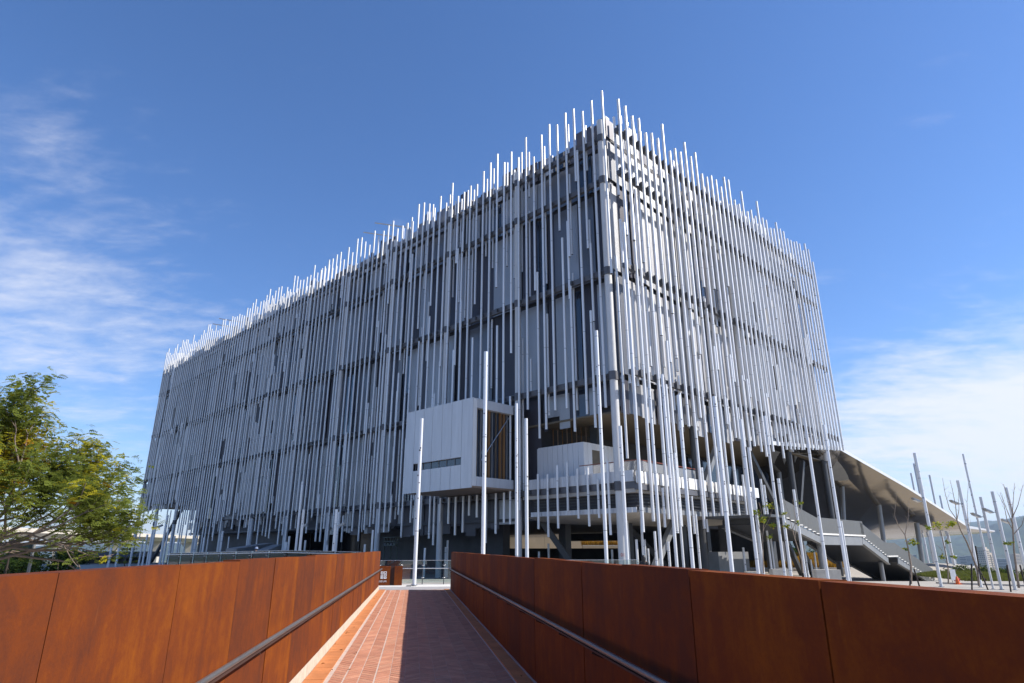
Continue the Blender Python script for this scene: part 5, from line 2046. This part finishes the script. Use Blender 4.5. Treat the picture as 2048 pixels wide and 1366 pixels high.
# thin tiered conifer near the viaduct
def conifer():
    rng = np.random.default_rng(9)
    x, y, z = at(262, 1058, 110)
    root = thing('conifer', 'thin tiered conifer before the viaduct, left of the building', 'tree', (x, y, z - 6.5))
    m1 = MB(); m1.tube([(0, 0, -1), (0, 0, 6.5)], 0.12, 7, r1=0.03)
    C = []
    for k in range(8):
        zz = 1.2 + k * 0.68
        L_ = 2.2 * (1 - k / 9.5)
        for j in range(6):
            a_ = j * pi / 3 + k * 0.5
            e = (L_ * cos(a_), L_ * sin(a_), zz + 0.2)
            m1.tube([(0, 0, zz), (e[0] * .5, e[1] * .5, zz + 0.02), e], 0.03, 4, 0, False, True, 0.01)
            for f in np.linspace(0.3, 1, 7):
                C.append((e[0] * f, e[1] * f, zz + 0.2 * f * f))
    m1.build('trunk', M['bark'], root)
    v, f, N = leaf_cloud(np.array(C), None, 7, 0.14, 0.10, rng, None, elong=3)
    link('crown', big_mesh('crown', v, f, [M['g4'], M['g1'], M['g2']], rng.integers(0, 3, N)), root)


conifer()


# ================================================================== distance: hills, town, tower, air
def ridge(name, m, Y, prof, depth, zb, seed, amp):
    """prof: (px, height in photograph pixels above the horizon)"""
    rng = np.random.default_rng(seed)
    pxs = np.array([p[0] for p in prof], float); hs = np.array([p[1] for p in prof], float)
    n = 240
    xs = np.linspace(pxs[0], pxs[-1], n)
    h = np.interp(xs, pxs, hs)
    wob = np.zeros(n)
    for k in range(1, 7):
        wob += np.interp(np.linspace(0, 1, n), np.linspace(0, 1, 6 * 2 ** k), rng.normal(0, 1, 6 * 2 ** k)) / 1.7 ** k
    h = h + wob * amp
    X = (xs - 1024) / 1321.8 * Y
    Hm = CZ + h / 1321.8 * Y
    rows = 14
    V = []
    for r_ in range(rows):
        f = r_ / (rows - 1)
        rough = rng.normal(0, 1, n) * 6 * (f < 1) * (f > 0)
        prof_ = sin(f * pi / 2)
        V.append(np.stack([X * (0.72 + 0.28 * f), np.full(n, Y - depth + depth * f), zb + (Hm - zb) * prof_ + rough], 1))
    V = np.concatenate(V)
    i = np.arange(rows * n).reshape(rows, n)
    Fq = np.stack([i[:-1, :-1], i[:-1, 1:], i[1:, 1:], i[1:, :-1]], -1).reshape(-1, 4)
    return link(name, big_mesh(name, V, Fq, M[m], smooth=True), kind='structure')


ridge('mountain', 'forest', 6200, [(-1600, 16), (-600, 10), (0, 6), (350, 7), (700, 9), (1200, 24), (1480, 30), (1700, 42), (1860, 45), (1943, 50), (1990, 53), (2048, 62), (2250, 68), (2700, 66), (3600, 40)], 2400, -70, 2, 2.2)
ridge('hill', 'forest2', 4300, [(1300, 2), (1500, 8), (1750, 14), (1900, 18), (1940, 26), (1985, 42), (2048, 57), (2200, 66), (2700, 64), (3600, 30)], 1500, -70, 6, 2.0)


def tower():
    a = at(1968, 1098, 1150)
    root = thing('apartment_tower', 'tall beige apartment tower far off before the hills', 'tower', (a[0], a[1], -63), 0.5)
    H = a[2] + 63
    for (x0, x1, y0, y1, h) in ((-11, -1, -8, 8, H), (-0.95, 9, -9, 7, H - 9), (9.05, 14, -6, 6, H - 22)):
        m1 = MB(); m1.box(x0, x1, y0, y1, 0, h); w = m1.build('wall', M['apt'], root)
        m2 = MB()
        z = 4
        while z < h - 3:
            for xx in np.arange(x0 + 1, x1 - 1.5, 2.6):
                m2.box(xx, xx + 1.4, y0 - 0.15, y0 - 0.02, z, z + 1.6)
            for yy in np.arange(y0 + 1, y1 - 1.5, 3.0):
                m2.box(x0 - 0.15, x0 - 0.02, yy, yy + 1.5, z, z + 1.6)
            z += 3.3
        m2.build('window', M['win_far'], w, kind='stuff')
        m3 = MB(); m3.box(x0 + 1, x1 - 1, y0 + 2, y1 - 2, h, h + 3.0); m3.build('roof_block', M['apt'], w)


tower()
rc = random.Random(4)
TOWN = 'pale town buildings far below the hills'
ORD = ('first', 'second', 'third', 'fourth', 'fifth', 'sixth', 'seventh')
TB = [(1690 + 22 * i + rc.uniform(-4, 4), 'far off town block, %s from the left below the canopy soffit' % ORD[i]) for i in range(7)]
TB += [(1905 + 16 * i, 'far off town block, %s of three just left of the apartment tower' % ORD[i]) for i in range(3)]
TB += [(2002, 'far off town block just right of the apartment tower'), (2026, 'far off town block behind the bushy bare sapling')]
for (px, lab) in TB:
    Y = rc.uniform(1300, 2000)
    a = at(px, rc.uniform(1107, 1120), Y)
    w, d_ = rc.uniform(12, 22), rc.uniform(10, 18)
    m0 = 'city' if rc.random() < 0.6 else 'apt'
    root = thing('town_building', ('pale grey ' if m0 == 'city' else 'pale beige ') + lab, 'building', (a[0], a[1], -64), rc.uniform(-.6, .6), TOWN)
    h = a[2] + 64
    m1 = MB(); m1.box(-w / 2, w / 2, -d_ / 2, d_ / 2, 0, h); m1.build('wall', M[m0], root)
    m2 = MB(); z = h - 4
    while z > h - 26 and z > 2:
        m2.box(-w / 2 + 1, w / 2 - 1, -d_ / 2 - 0.12, -d_ / 2 - 0.02, z, z + 1.6); z -= 3.3
    m2.build('window', M['win_far'], root, kind='stuff')

# the air between: an even, thin haze
hz = MB(); hz.box(-16000, 16000, -9000, 12000, -75, 420)
vm_ = bpy.data.materials.new('haze')
vm_.use_nodes = True
vm_.node_tree.nodes.clear()
pv_ = nd(vm_.node_tree, 'ShaderNodeVolumePrincipled', Density=0.00007)
pv_.inputs['Color'].default_value = (0.56, 0.74, 1.0, 1)
pv_.inputs['Anisotropy'].default_value = 0.2
ov = vm_.node_tree.nodes.new('ShaderNodeOutputMaterial')
vm_.node_tree.links.new(pv_.outputs[0], ov.inputs['Volume'])
hz.build('haze', vm_, kind='stuff')
